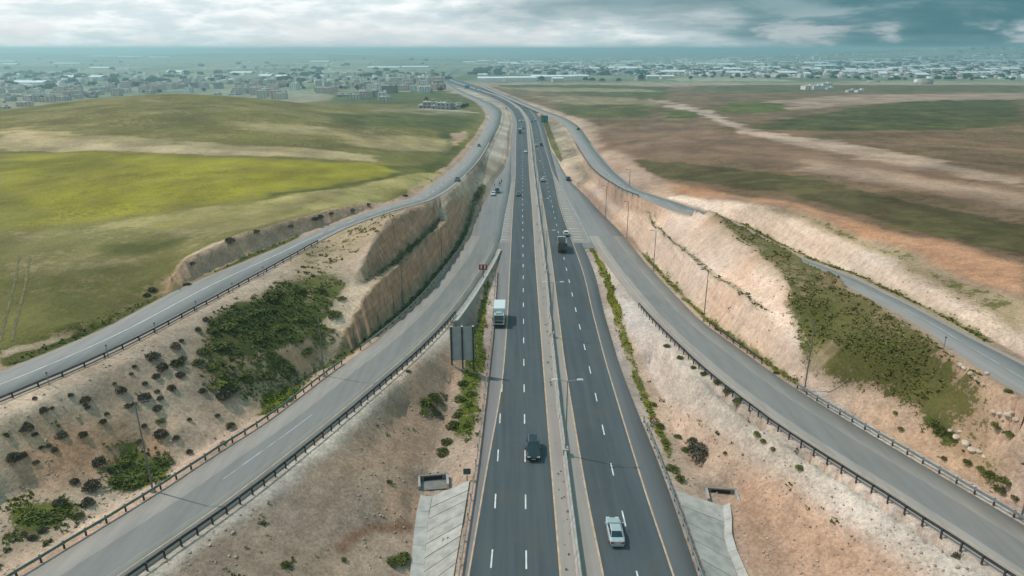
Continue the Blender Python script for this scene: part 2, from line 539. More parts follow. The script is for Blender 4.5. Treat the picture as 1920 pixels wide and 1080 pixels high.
# distance (sideways) to the nearest paved strip, and the strips themselves pressed in
Dist = np.full(Z.shape, 1e6)
inside = np.zeros(Z.shape, bool)
for nm, lf, rf, zf, y0, y1 in STRIPS:
    ys = GY[:, None]
    ok = (ys >= y0 - 5) & (ys <= y1 + 10)
    l, r = lf(GY)[:, None], rf(GY)[:, None]
    d = np.maximum(l - GXX, GXX - r)
    d = np.where(ok & (r > l), d, 1e6)
    Dist = np.minimum(Dist, np.maximum(d, 0))
    lim = 0.9 + 0.0 * ys
    if nm in ('highway', 'side_l', 'side_r'):
        lim = np.where(ys > 300, 0.9 + (ys - 300) * 0.004, lim)
    m_ = d < np.minimum(lim, 12)
    sink = 0.14 + np.clip((ys - 300) * 0.0006, 0, 0.8)
    Zr = zf(GY)[:, None] - sink
    take = m_ & ~inside
    both = m_ & inside
    Z = np.where(take, Zr, np.where(both, np.minimum(Z, Zr), Z))
    inside |= m_
# natural unevenness
calm = sstep(Dist, 0.8, 7.0)
far_m = sstep(GYY, 150, 500)
rough = fbm(GXX, GYY, 9.0, 4, 3) * 0.38 + fbm(GXX, GYY, 2.6, 3, 9) * 0.13
rough_far = fbm(GXX, GYY, 120.0, 4, 21) * 1.6 + fbm(GXX, GYY, 900.0, 3, 31) * np.clip(GYY / 2000, 0, 1) * 3
gz_y, gz_x = np.gradient(Z, GY, GX)
steep = np.clip(np.hypot(gz_x, gz_y), 0, 4)
cut = sstep(steep, 0.55, 1.2) * (GYY < 420) * (GYY > 90) * ((GXX < L1l(GYY) - 1.5) | (GXX > R1r(GYY) + 2.0)) * (GXX > L2r(np.minimum(GYY, 600)) + 3)
rib = fbm(GYY * 1.0, GXX * 0.35, 3.2, 4, 44) * 0.75
grad_ok = (steep < 0.5)
left_field = (GXX < L2l(GYY) - 6) & (GYY < 900)
amp = np.where(left_field, 0.45, 1.0)
wallzone = (GXX < 0)
Z = Z + calm * (rough * (1 - far_m) * amp * (GYY < 700) + rib * cut * np.where(wallzone, 0.22, 0.55) + fbm(GXX, GYY, 1.8, 3, 47) * cut * np.where(wallzone, 0.05, 0.42) + rough_far * sstep(Dist, 10, 120) * sstep(GYY, 60, 400))
# dome of the green hill on the left
Z = Z + 5.2 * np.exp(-((GXX + 240) / 78) ** 2 - ((GYY - 505) / 150) ** 2) - 2.2 * np.exp(-((GXX + 375) / 60) ** 2 - ((GYY - 470) / 90) ** 2)
# drop-off ridges on the far horizon
hill = np.exp(-((GXX - 4300) / 1500) ** 2 - ((GYY - 6900) / 900) ** 2) * 101
hill += np.exp(-((GXX - 6600) / 1300) ** 2 - ((GYY - 7400) / 900) ** 2) * 92
hill += np.exp(-((GXX + 6200) / 3300) ** 2 - ((GYY - 7600) / 900) ** 2) * 52
hill += np.exp(-((GXX + 2400) / 1500) ** 2 - ((GYY - 6800) / 900) ** 2) * 48
hill += np.exp(-((GXX + 900) / 800) ** 2 - ((GYY - 5200) / 700) ** 2) * 22
hill += np.exp(-((GXX + 11000) / 3000) ** 2 - ((GYY - 13000) / 2500) ** 2) * 96
hill += np.exp(-((GXX + 4500) / 2200) ** 2 - ((GYY - 12500) / 1500) ** 2) * 92
hill += np.exp(-((GXX - 2600) / 3500) ** 2 - ((GYY - 13500) / 1500) ** 2) * 40
Z = Z + hill * (1 + 0.14 * fbm(GXX, GYY, 900, 4, 71))


def ground(x, y):
    fx, fy = to_index(np.asarray(x, float), np.asarray(y, float))
    i0 = np.clip(np.floor(fy).astype(int), 0, NY - 2)
    j0 = np.clip(np.floor(fx).astype(int), 0, NX - 2)
    ty, tx = fy - i0, fx - j0
    return (Z[i0, j0] * (1 - tx) + Z[i0, j0 + 1] * tx) * (1 - ty) + (Z[i0 + 1, j0] * (1 - tx) + Z[i0 + 1, j0 + 1] * tx) * ty


_ts = np.concatenate([np.arange(50, 700, 0.5), 700 * 1.004 ** np.arange(0, 1050)])


def hit(px, py):
    """First place on the terrain seen at photo pixel (px, py)."""
    u, v = (px - 960.0) / FPX, (py - 540.0) / FPX
    X, Y, Zr = u * _ts, (CT - v * ST) * _ts, CAM_H + (-ST - v * CT) * _ts
    below = Zr < ground(X, Y)
    i = int(np.argmax(below)) if below.any() else len(_ts) - 1
    if i == 0:
        return (X[0], Y[0], float(ground(X[0], Y[0])))
    a, b = _ts[i - 1], _ts[i]
    for _ in range(14):
        t = 0.5 * (a + b)
        if CAM_H + (-ST - v * CT) * t < ground(u * t, (CT - v * ST) * t):
            b = t
        else:
            a = t
    return (u * b, (CT - v * ST) * b, float(ground(u * b, (CT - v * ST) * b)))
# ------------------------------------------------------------------ what grows and lies on the ground
S = np.empty((NY, NX, 3))
V = np.empty((NY, NX, 3))
S[:] = (0.41, 0.285, 0.215)
V[:] = (0.085, 0.085, 0.022)
veg = np.full((NY, NX), 0.10)
# boundaries wander: look-ups are displaced by noise
wamp = np.clip(0.6 + Dist * 0.05 + GYY * 0.006, 0.4, 40)
WX = GXX + fbm(GXX, GYY, 11, 3, 51) * wamp + fbm(GXX, GYY, 60, 3, 53) * np.clip(GYY * 0.012, 0, 60)
WY = GYY + fbm(GXX, GYY, 11, 3, 52) * wamp + fbm(GXX, GYY, 60, 3, 54) * np.clip(GYY * 0.012, 0, 60)


def polymask(poly, feather):
    poly = np.array(poly)[:, :2]
    lo, hi = poly.min(0) - feather * 2 - 40, poly.max(0) + feather * 2 + 40
    j0, j1 = np.searchsorted(GX, [lo[0], hi[0]])
    i0, i1 = np.searchsorted(GY, [lo[1], hi[1]])
    sl = (slice(i0, i1), slice(j0, j1))
    x, y = WX[sl], WY[sl]
    ins = np.zeros(x.shape, bool)
    dist = np.full(x.shape, 1e9)
    n = len(poly)
    for a in range(n):
        x0, y0 = poly[a]
        x1, y1 = poly[(a + 1) % n]
        c = ((y0 > y) != (y1 > y)) & (x < (x1 - x0) * (y - y0) / (y1 - y0 + 1e-12) + x0)
        ins ^= c
        ex, ey = x1 - x0, y1 - y0
        t = np.clip(((x - x0) * ex + (y - y0) * ey) / (ex * ex + ey * ey + 1e-9), 0, 1)
        dist = np.minimum(dist, np.hypot(x - x0 - t * ex, y - y0 - t * ey))
    sd = np.where(ins, dist, -dist)
    return sl, sstep(sd, -feather, feather)


def paint(sl, m, soil=None, vcol=None, v=None):
    if soil is not None:
        S[sl] += (np.array(soil) - S[sl]) * m[..., None]
    if vcol is not None:
        V[sl] += (np.array(vcol) - V[sl]) * m[..., None]
    if v is not None:
        veg[sl] += (v - veg[sl]) * m


ALL = (slice(None), slice(None))


def zone(px, feather=2.0, **kw):
    poly = [hit(x, y) for x, y in px]
    sl, m = polymask(poly, feather)
    paint(sl, m, **kw)


def zone_world(mask, **kw):
    paint(ALL, mask, **kw)


def band(xf, o0, o1, y0, y1, f=0.5, **kw):
    x = xf(GYY)
    wob = fbm(GXX, GYY, 5, 3, 81) * 0.5
    m = sstep(GXX + wob - (x + o0), -f, f) * sstep((x + o1) - GXX - wob, -f, f) * sstep(GYY, y0 - 4, y0 + 4) * sstep(-GYY, -y1 - 4, -y1 + 4)
    paint(ALL, m, **kw)


STRAW = (0.30, 0.235, 0.105)
OLIVE = (0.155, 0.132, 0.034)
GREEN = (0.070, 0.088, 0.018)
# far plain: patchwork of fields
cx = np.floor((GXX + fbm(GXX, GYY, 400, 2, 91) * 60) / 260 + np.floor(GYY / 310) * 0.37)
cy = np.floor(GYY / 310)
cell = hash2(cx, cy, 5)
cell2 = hash2(cx, cy, 6)
farcol = np.array([0.11, 0.145, 0.07]) * (1 - cell[..., None]) + np.array([0.27, 0.245, 0.17]) * cell[..., None]
farcol *= (0.8 + 0.5 * cell2)[..., None]
fm = sstep(GYY, 900, 1300) * sstep(-GXX, 0, 400) + sstep(GYY, 1500, 1900) * sstep(GXX, -400, 0)
fm = np.clip(fm, 0, 1)
S += (farcol - S) * fm[..., None]
veg *= (1 - fm)
# fields on both sides
lf = sstep(-(GXX - (L2l(np.minimum(GYY, 1800)) - 3.0)) + fbm(GXX, GYY, 8, 3, 14) * 1.5, 0, 2.0) * (1 - sstep(GYY, 900, 1200))
zone_world(lf, soil=STRAW, vcol=OLIVE, v=0.72)
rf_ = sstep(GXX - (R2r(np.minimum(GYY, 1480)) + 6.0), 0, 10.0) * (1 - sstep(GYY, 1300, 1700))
zone_world(rf_, soil=(0.215, 0.135, 0.085), vcol=(0.095, 0.068, 0.026), v=0.45)  # brown field soil, with cloud shade put into its colour

# --- left hill and fields
zone([(0, 212), (150, 189), (300, 181), (480, 188), (640, 206), (760, 214), (890, 222), (880, 262), (760, 282), (560, 278), (380, 262), (200, 248), (0, 236)], 8, soil=(0.29, 0.232, 0.10), vcol=(0.135, 0.116, 0.024), v=0.56)
zone([(0, 240), (200, 252), (400, 268), (600, 280), (700, 290), (700, 304), (450, 294), (200, 284), (0, 286)], 5, soil=(0.36, 0.285, 0.15), v=0.30)
zone([(0, 250), (110, 259), (250, 272), (400, 281), (560, 287), (560, 293), (380, 289), (200, 280), (60, 266), (0, 260)], 5, soil=(0.47, 0.36, 0.22), v=0.05)
zone([(0, 292), (200, 287), (430, 297), (620, 306), (735, 310), (760, 324), (640, 346), (500, 366), (360, 386), (200, 408), (0, 428)], 7, soil=(0.25, 0.21, 0.06), vcol=(0.275, 0.232, 0.014), v=0.64)
zone([(0, 370), (60, 380), (90, 405), (40, 420), (0, 424)], 4, vcol=(0.17, 0.15, 0.02), v=0.7)
zone([(180, 420), (400, 386), (640, 351), (800, 322), (835, 326), (790, 352), (720, 374), (600, 398), (450, 430), (330, 470), (150, 470)], 3, soil=(0.36, 0.30, 0.13), vcol=(0.25, 0.22, 0.05), v=0.45)
zone([(700, 310), (760, 324), (640, 346), (500, 366), (470, 376), (640, 352), (790, 326), (830, 316)], 1.6, soil=(0.13, 0.11, 0.03), vcol=(0.09, 0.09, 0.018), v=0.85)
zone([(0, 436), (180, 424), (330, 430), (450, 436), (380, 462), (250, 500), (0, 520)], 4, soil=(0.34, 0.28, 0.145), vcol=(0.19, 0.162, 0.05), v=0.52)
zone([(0, 530), (220, 500), (340, 490), (340, 530), (300, 560), (150, 620), (0, 665)], 4, soil=(0.24, 0.195, 0.08), vcol=(0.115, 0.106, 0.026), v=0.62)
zone([(200, 455), (330, 450), (300, 478), (220, 475)], 3, soil=(0.2, 0.17, 0.06), vcol=(0.09, 0.09, 0.02), v=0.7)
zone([(0, 652), (80, 632), (120, 622), (130, 630), (70, 650), (0, 672)], 0.8, soil=(0.44, 0.33, 0.25), v=0.02)
zone([(0, 672), (130, 630), (300, 555), (420, 500), (520, 455), (560, 440), (560, 447), (430, 505), (310, 562), (140, 642), (0, 690)], 0.8, soil=(0.2, 0.17, 0.07), vcol=(0.065, 0.075, 0.014), v=0.85)
zone([(345, 487), (400, 455), (450, 440), (520, 420), (520, 428), (460, 447), (400, 470), (350, 490)], 0.8, soil=(0.52, 0.42, 0.32), v=0.1)
zone([(300, 550), (345, 492), (450, 448), (560, 415), (640, 396), (640, 405), (560, 430), (450, 470), (350, 525)], 1.0, soil=(0.50, 0.29, 0.195), vcol=(0.08, 0.07, 0.02), v=0.08)
zone([(600, 212), (700, 215), (800, 210), (890, 208), (885, 240), (760, 238), (640, 232)], 10, vcol=(0.078, 0.088, 0.018), v=0.75)
zone([(700, 200), (790, 203), (880, 206), (880, 216), (780, 214), (690, 210)], 8, soil=(0.25, 0.20, 0.12), v=0.45)
zone([(820, 215), (870, 225), (855, 290), (815, 320), (790, 322), (820, 290)], 4, soil=(0.22, 0.18, 0.08), vcol=(0.07, 0.08, 0.016), v=0.8)
zone([(840, 250), (880, 246), (870, 262), (845, 275), (848, 262)], 1.5, soil=(0.40, 0.26, 0.17), v=0.08)
zone([(640, 250), (760, 255), (850, 262), (840, 285), (740, 284), (640, 272)], 8, soil=(0.33, 0.26, 0.13), v=0.3)
zone([(430, 230), (600, 238), (700, 245), (640, 256), (480, 248)], 10, soil=(0.33, 0.265, 0.13), v=0.4)
zone([(790, 202.5), (905, 211.5), (905, 214), (790, 205)], 1.0, soil=(0.40, 0.34, 0.26), v=0.0)
zone([(620, 175), (840, 170), (900, 190), (890, 200), (760, 196), (620, 196)], 12, soil=(0.17, 0.15, 0.07), vcol=(0.07, 0.085, 0.02), v=0.7)
# --- between the left side road and the ramp
bm_ = sstep(GXX - L2r(np.minimum(GYY, 600)), 1, 3) * sstep(L1l(GYY) - GXX, 1, 3) * (GYY < 330)
zone_world(bm_, soil=(0.42, 0.315, 0.245), v=0.16)
band(L2r, 0.2, 4.5, 40, 130, 0.8, soil=(0.46, 0.36, 0.295), v=0.0)
zone([(560, 468), (640, 430), (720, 402), (800, 384), (760, 398), (690, 440), (660, 480), (600, 510), (540, 500)], 3, soil=(0.38, 0.29, 0.20), vcol=(0.115, 0.105, 0.032), v=0.42)
zone([(395, 610), (470, 555), (540, 520), (600, 505), (650, 510), (665, 545), (660, 590), (620, 650), (590, 700), (540, 735), (470, 765), (400, 735), (365, 690), (375, 645)], 3, soil=(0.33, 0.255, 0.17), vcol=(0.075, 0.082, 0.018), v=0.60)
zone([(400, 600), (450, 575), (520, 560), (560, 580), (540, 640), (470, 650), (400, 650)], 3, vcol=(0.05, 0.062, 0.013), v=0.74)
zone([(500, 745), (560, 725), (565, 738), (520, 775), (480, 785)], 1.5, vcol=(0.12, 0.13, 0.015), v=0.8)
zone([(90, 800), (220, 775), (290, 800), (330, 790), (330, 840), (280, 880), (150, 910), (60, 920), (10, 880), (40, 830)], 3, soil=(0.36, 0.22, 0.145), v=0.10)
zone([(200, 830), (240, 815), (260, 850), (310, 860), (330, 880), (290, 905), (210, 920), (200, 880)], 2, vcol=(0.055, 0.07, 0.012), v=0.72)
zone([(330, 770), (430, 745), (470, 775), (400, 840), (330, 890), (300, 900), (340, 850), (325, 810)], 2, soil=(0.52, 0.365, 0.28), v=0.03)
zone([(0, 930), (120, 940), (130, 985), (40, 1005), (0, 990)], 2, soil=(0.40, 0.32, 0.25), vcol=(0.085, 0.095, 0.015), v=0.5)
zone([(40, 950), (115, 955), (122, 975), (80, 990), (40, 978)], 1.2, vcol=(0.11, 0.125, 0.012), v=0.92)
zone([(0, 1000), (150, 960), (100, 1010), (0, 1050)], 2, vcol=(0.075, 0.08, 0.018), v=0.45)
# --- cut wall, left
wallm = sstep(steep, 0.9, 1.8) * sstep(L1l(GYY) - GXX, 1.0, 2.0) * (GXX > L2r(np.minimum(GYY, 600)) + 2) * (GYY > 96) * (GYY < 330)
zone_world(wallm, soil=(0.50, 0.30, 0.195), v=0.0)
topm = sstep(-np.abs(GXX - (LT1x(GYY) - 2.2)), -2.6, -1.2) * (GYY > 108) * (GYY < 262) * (1 - wallm)
zone_world(topm, soil=(0.54, 0.405, 0.305), v=0.04)
band(L1l, -3.4, -1.0, 100, 285, 0.5, soil=(0.30, 0.24, 0.17), vcol=(0.06, 0.062, 0.018), v=0.66)
band(B2x, -0.5, 1.6, 125, 195, 0.5, soil=(0.25, 0.19, 0.13), vcol=(0.07, 0.07, 0.02), v=0.62)
# --- between left ramp and highway
zm = sstep(GXX - L1r(np.minimum(GYY, 300)), 0.5, 2) * sstep(HW['outer_l'](GYY) - GXX, 0.3, 1.5) * (GYY < 200)
zone_world(zm, soil=(0.36, 0.27, 0.21), vcol=(0.10, 0.085, 0.04), v=0.22)
band(L1r, 0.0, 2.6, 20, 118, 0.5, soil=(0.46, 0.40, 0.35), v=0.0)
zone([(760, 690), (850, 660), (862, 690), (840, 760), (810, 850), (730, 900), (600, 900), (700, 780)], 2.5, soil=(0.42, 0.28, 0.20), v=0.10)
zone([(790, 735), (830, 735), (835, 780), (800, 795)], 1.5, vcol=(0.07, 0.06, 0.02), v=0.5)
zone([(715, 905), (765, 895), (785, 930), (780, 1000), (740, 985), (718, 950)], 1.2, soil=(0.46, 0.295, 0.21), v=0.0)
zone([(600, 1080), (680, 1010), (780, 1005), (785, 1080)], 1.5, soil=(0.50, 0.355, 0.27), v=0.05)
zone([(640, 1030), (700, 985), (780, 990), (785, 1004), (710, 1002), (660, 1040)], 0.5, soil=(0.28, 0.15, 0.095), v=0.0)
band(HW['outer_l'], -4.4, -0.9, 84, 128, 0.7, soil=(0.40, 0.30, 0.22), vcol=(0.10, 0.115, 0.014), v=0.66)
band(HW['outer_l'], -3.2, -1.6, 126, 196, 0.5, soil=(0.40, 0.30, 0.23), vcol=(0.125, 0.13, 0.010), v=0.78)
band(HW['outer_l'], -1.7, 0.0, 118, 160, 0.4, soil=(0.44, 0.36, 0.33), v=0.12)
# --- right: between highway and ramp
zm = sstep(R1l(np.minimum(GYY, 300)) - GXX, 0.5, 2) * sstep(GXX - HW['outer_r'](GYY), 0.3, 1.5) * (GYY < 200)
zone_world(zm, soil=(0.50, 0.365, 0.285), vcol=(0.09, 0.09, 0.03), v=0.07)
zone([(1400, 890), (1480, 900), (1640, 1000), (1700, 1080), (1400, 1080), (1380, 960)], 2.5, soil=(0.46, 0.30, 0.215), v=0.03)
band(R1l, -5.0, 0.0, 20, 104, 1.2, soil=(0.47, 0.41, 0.365), v=0.0)
band(R1l, -6.0, -4.9, 60, 104, 0.4, vcol=(0.06, 0.06, 0.02), v=0.42)
band(R1l, -4.6, 0.0, 104, 170, 0.8, soil=(0.50, 0.43, 0.39), v=0.02)
band(HW['outer_r'], 0.0, 1.5, 20, 190, 0.3, soil=(0.40, 0.335, 0.30), v=0.04)
band(HW['outer_r'], 1.5, 3.1, 80, 196, 0.35, soil=(0.44, 0.35, 0.25), vcol=(0.115, 0.12, 0.012), v=0.60)
band(HW['outer_r'], 1.9, 3.2, 130, 192, 0.3, vcol=(0.125, 0.13, 0.010), v=0.85)
# --- right cut
rm = sstep(GXX - R1r(np.minimum(GYY, 320)), 1.5, 3) * sstep(R2l(GYY) - GXX, 1, 3) * (GYY < 330) * (GYY > 60)
zone_world(rm, soil=(0.62, 0.475, 0.385), v=0.03)
rockc = rm * sstep(fbm(GXX, GYY, 14, 3, 63), -0.1, 0.35)
zone_world(rockc * 0.6, soil=(0.58, 0.395, 0.29))
RBx = Curve1([(p[1], p[0]) for p in RB])
band(RBx, 0.3, 1.5, 112, 205, 0.4, soil=(0.40, 0.31, 0.22), vcol=(0.075, 0.065, 0.035), v=0.52)
band(R1r, 0.9, 2.8, 92, 185, 0.4, soil=(0.42, 0.33, 0.22), vcol=(0.105, 0.11, 0.012), v=0.62)
zone([(1310, 392), (1345, 397), (1420, 435), (1500, 480), (1580, 525), (1650, 572), (1730, 625), (1800, 690), (1850, 735), (1850, 760), (1720, 778), (1600, 735), (1545, 712), (1510, 650), (1500, 600), (1485, 545), (1440, 490), (1370, 430)], 2, soil=(0.29, 0.215, 0.125), vcol=(0.115, 0.10, 0.032), v=0.58)
zone([(1490, 560), (1560, 560), (1600, 620), (1720, 660), (1820, 720), (1840, 755), (1720, 765), (1600, 720), (1520, 690), (1500, 620)], 4, vcol=(0.085, 0.082, 0.018), v=0.75)
zone([(1560, 740), (1700, 785), (1850, 770), (1920, 830), (1920, 985), (1760, 885), (1600, 790)], 2, soil=(0.46, 0.325, 0.24), v=0.10)
zone([(1740, 780), (1860, 790), (1900, 830), (1800, 830)], 2, soil=(0.33, 0.235, 0.14), vcol=(0.10, 0.10, 0.025), v=0.5)
zone([(1735, 785), (1775, 800), (1800, 830), (1770, 825)], 1, vcol=(0.07, 0.09, 0.015), v=0.85)
band(R1r, 0.2, 2.2, 40, 90, 0.4, soil=(0.50, 0.47, 0.44), v=0.0)
# --- right bank and fields
wm = sstep(GXX - R2r(GYY), 1.5, 2.5) * sstep(R2r(GYY) + 9 - GXX, 0, 3) * (GYY > 60) * (GYY < 215)
zone_world(wm, soil=(0.68, 0.53, 0.43), v=0.03)
band(R2r, 0.6, 2.3, 84, 180, 0.4, soil=(0.4, 0.32, 0.2), vcol=(0.085, 0.095, 0.014), v=0.6)
zone([(1420, 385), (1500, 402), (1612, 455), (1700, 500), (1800, 555), (1920, 635), (1920, 560), (1800, 520), (1690, 470), (1600, 430), (1500, 392)], 1.5, soil=(0.40, 0.30, 0.19), vcol=(0.105, 0.105, 0.025), v=0.50)
zone([(1240, 345), (1330, 355), (1450, 375), (1560, 400), (1700, 440), (1920, 495), (1920, 548), (1820, 520), (1700, 468), (1600, 428), (1500, 390), (1400, 372), (1290, 362)], 1.4, soil=(0.45, 0.245, 0.145), vcol=(0.13, 0.10, 0.03), v=0.05)
zone([(1180, 300), (1330, 310), (1500, 330), (1650, 370), (1800, 400), (1920, 420), (1920, 478), (1800, 455), (1600, 395), (1450, 362), (1330, 345), (1230, 330)], 1.5, soil=(0.135, 0.088, 0.05), vcol=(0.065, 0.055, 0.018), v=0.6)  # dark soil strip; its tone also carries painted cloud shade
zone([(1110, 240), (1300, 240), (1500, 262), (1750, 300), (1920, 330), (1920, 400), (1650, 350), (1400, 300), (1200, 290), (1130, 280)], 6, soil=(0.22, 0.135, 0.09), vcol=(0.11, 0.075, 0.035), v=0.35)
zone([(1440, 250), (1560, 262), (1700, 290), (1920, 335), (1920, 350), (1700, 312), (1560, 285), (1460, 268)], 3, soil=(0.40, 0.29, 0.22), v=0.10)
zone([(1500, 300), (1700, 325), (1920, 372), (1920, 388), (1650, 345), (1500, 318)], 5, soil=(0.36, 0.25, 0.18), v=0.2)
zone([(1205, 180), (1260, 192), (1330, 205), (1400, 240), (1460, 252), (1440, 262), (1380, 246), (1310, 212), (1240, 197)], 3, soil=(0.42, 0.30, 0.23), v=0.05)
zone([(1420, 244), (1450, 228), (1560, 210), (1700, 192), (1920, 186), (1920, 232), (1800, 242), (1600, 246)], 6, soil=(0.12, 0.095, 0.045), vcol=(0.058, 0.062, 0.018), v=0.72)
zone([(1380, 195), (1600, 178), (1920, 174), (1920, 186), (1700, 190), (1500, 205)], 6, soil=(0.33, 0.22, 0.16), v=0.15)
zone([(1350, 198), (1400, 190), (1480, 195), (1470, 208), (1380, 214), (1345, 208)], 5, soil=(0.15, 0.14, 0.05), vcol=(0.09, 0.10, 0.02), v=0.75)
zone([(1240, 208), (1310, 208), (1310, 220), (1250, 222)], 4, vcol=(0.08, 0.10, 0.018), v=0.8)
zone([(920, 158), (1100, 158), (1260, 164), (1240, 185), (1100, 178), (1000, 172)], 14, soil=(0.19, 0.16, 0.08), vcol=(0.068, 0.078, 0.02), v=0.68)
zone([(940, 163), (1200, 166), (1250, 172), (1000, 172)], 8, soil=(0.27, 0.22, 0.12), v=0.3)
zone([(1060, 186), (1200, 188), (1260, 196), (1100, 193)], 6, soil=(0.16, 0.13, 0.06), vcol=(0.06, 0.068, 0.018), v=0.75)
zone([(1000, 180), (1150, 182), (1240, 190), (1220, 202), (1080, 198)], 10, soil=(0.27, 0.21, 0.12), vcol=(0.12, 0.10, 0.04), v=0.4)
zone([(1030, 196), (1200, 196), (1240, 205), (1200, 222), (1080, 222)], 8, soil=(0.20, 0.16, 0.08), vcol=(0.08, 0.08, 0.022), v=0.62)
zone([(1300, 160), (1920, 160), (1920, 172), (1300, 172)], 14, soil=(0.22, 0.18, 0.10), vcol=(0.085, 0.08, 0.03), v=0.6)
# --- strips between roads farther off
zs = sstep(GXX - L2r(np.minimum(GYY, 1800)), 0.8, 2) * sstep(HW['outer_l'](GYY) - GXX, 0.5, 2) * (GYY > 285) * (GYY < 1400)
zone_world(zs, soil=(0.44, 0.345, 0.27), vcol=(0.10, 0.09, 0.03), v=0.3)
zs = sstep(R2l(np.minimum(GYY, 1480)) - GXX, 0.8, 2) * sstep(GXX - HW['outer_r'](GYY), 0.5, 2) * (GYY > 290) * (GYY < 1400)
zone_world(zs, soil=(0.42, 0.33, 0.25), vcol=(0.11, 0.095, 0.035), v=0.42)
band(HW['outer_r'], 0.5, 4.5, 290, 700, 0.8, vcol=(0.09, 0.09, 0.025), v=0.75)
zone([(1062, 300), (1090, 330), (1090, 342), (1070, 340), (1055, 318)], 2, soil=(0.52, 0.40, 0.32), v=0.1)
band(L2r, 0.5, 7.5, 330, 560, 0.8, soil=(0.52, 0.43, 0.36), v=0.08)

# wheel ruts in the near field
S *= np.array([1.04, 0.965, 0.92]) ** (1 - sstep(GYY, 300, 600))[..., None]
# broad natural variation
var = 1 + 0.16 * fbm(GXX, GYY, 30, 4, 101) + 0.10 * fbm(GXX, GYY, 6, 3, 102)
tint = fbm(GXX, GYY, 18, 3, 103)
S *= var[..., None]
S[..., 0] *= 1 + 0.05 * tint
S[..., 2] *= 1 - 0.08 * tint
V *= (1 + 0.22 * fbm(GXX, GYY, 14, 4, 104))[..., None]
veg = np.clip(veg + 0.16 * fbm(GXX, GYY, 22, 4, 105) * (veg > 0.05), 0, 0.97)
veg *= sstep(Dist, 0.3, 1.0)
bankm = sstep(steep, 0.35, 0.7) * (GXX < L2l(np.minimum(GYY, 1800)) - 2) * (GXX > L2l(np.minimum(GYY, 1800)) - 14) * (GYY > 95) * (GYY < 230)
zone_world(bankm * 0.85, soil=(0.48, 0.285, 0.195), v=0.05)

verts = np.stack([GXX.ravel(), GYY.ravel(), Z.ravel()], 1).astype(np.float32)
ii = np.arange(NY * NX).reshape(NY, NX)
quads = np.stack([ii[:-1, :-1], ii[:-1, 1:], ii[1:, 1:], ii[1:, :-1]], -1).reshape(-1, 4)


def mesh_np(name, v, f, smooth=False):
    """Mesh from numpy arrays of vertices and equal-sized faces."""
    me = bpy.data.meshes.new(name)
    v = np.asarray(v, np.float32)
    f = np.asarray(f, np.int32)
    n = f.shape[1]
    me.vertices.add(len(v))
    me.vertices.foreach_set('co', v.ravel())
    me.loops.add(f.size)
    me.loops.foreach_set('vertex_index', f.ravel())
    me.polygons.add(len(f))
    me.polygons.foreach_set('loop_start', np.arange(0, f.size, n, dtype=np.int32))
    me.polygons.foreach_set('loop_total', np.full(len(f), n, np.int32))
    if smooth:
        me.polygons.foreach_set('use_smooth', np.ones(len(f), bool))
    me.update(calc_edges=True)
    return me


# ------------------------------------------------------------------ materials
class NT:
    """Small helper to write node trees."""

    def __init__(self, name, rough=0.9, spec=0.3):
        self.mat = bpy.data.materials.new(name)
        self.mat.use_nodes = True
        self.n, self.l = self.mat.node_tree.nodes, self.mat.node_tree.links
        self.b = self.n['Principled BSDF']
        self.b.inputs['Roughness'].default_value = rough
        self.b.inputs['Specular IOR Level'].default_value = spec

    def node(self, t, **kw):
        n = self.n.new(t)
        for k_, v_ in kw.items():
            setattr(n, k_, v_)
        return n

    def put(self, sock, v):
        if isinstance(v, (int, float)):
            sock.default_value = v
        elif isinstance(v, (tuple, list)):
            sock.default_value = (*v, 1.0) if len(v) == 3 and sock.type == 'RGBA' else v
        else:
            self.l.new(v, sock)

    def math(self, op, a, b=None, clamp=False):
        n = self.node('ShaderNodeMath', operation=op)
        n.use_clamp = clamp
        self.put(n.inputs[0], a)
        if b is not None:
            self.put(n.inputs[1], b)
        return n.outputs[0]

    def mix(self, f, a, b, mode='MIX'):
        n = self.node('ShaderNodeMix', data_type='RGBA', blend_type=mode)
        self.put(n.inputs[0], f)
        self.put(n.inputs[6], a)
        self.put(n.inputs[7], b)
        return n.outputs[2]

    def pos(self, scale=(1, 1, 1)):
        g = self.node('ShaderNodeNewGeometry')
        if scale == (1, 1, 1):
            return g.outputs['Position']
        m = self.node('ShaderNodeMapping')
        m.inputs['Scale'].default_value = scale
        self.l.new(g.outputs['Position'], m.inputs[0])
        return m.outputs[0]

    def obj(self, scale=(1, 1, 1)):
        g = self.node('ShaderNodeTexCoord')
        m = self.node('ShaderNodeMapping')
        m.inputs['Scale'].default_value = scale
        self.l.new(g.outputs['Object'], m.inputs[0])
        return m.outputs[0]

    def noise(self, vec, scale, detail=4.0, rough=0.55):
        n = self.node('ShaderNodeTexNoise')
        self.l.new(vec, n.inputs['Vector'])
        n.inputs['Scale'].default_value = scale
        n.inputs['Detail'].default_value = detail
        n.inputs['Roughness'].default_value = rough
        return n.outputs[0]

    def ramp(self, v, lo, hi, a=0.0, b=1.0):
        n = self.node('ShaderNodeMapRange', interpolation_type='SMOOTHSTEP')
        self.put(n.inputs[0], v)
        self.put(n.inputs[1], lo)
        self.put(n.inputs[2], hi)
        n.inputs[3].default_value = a
        n.inputs[4].default_value = b
        return n.outputs[0]

    def attr(self, name):
        n = self.node('ShaderNodeAttribute')
        n.attribute_name = name
        return n

    def bump(self, h, dist, strength=1.0):
        n = self.node('ShaderNodeBump')
        n.inputs['Distance'].default_value = dist
        n.inputs['Strength'].default_value = strength
        self.l.new(h, n.inputs['Height'])
        self.l.new(n.outputs[0], self.b.inputs['Normal'])

    def color(self, c):
        self.put(self.b.inputs['Base Color'], c)
        return self.mat


MATS = {}


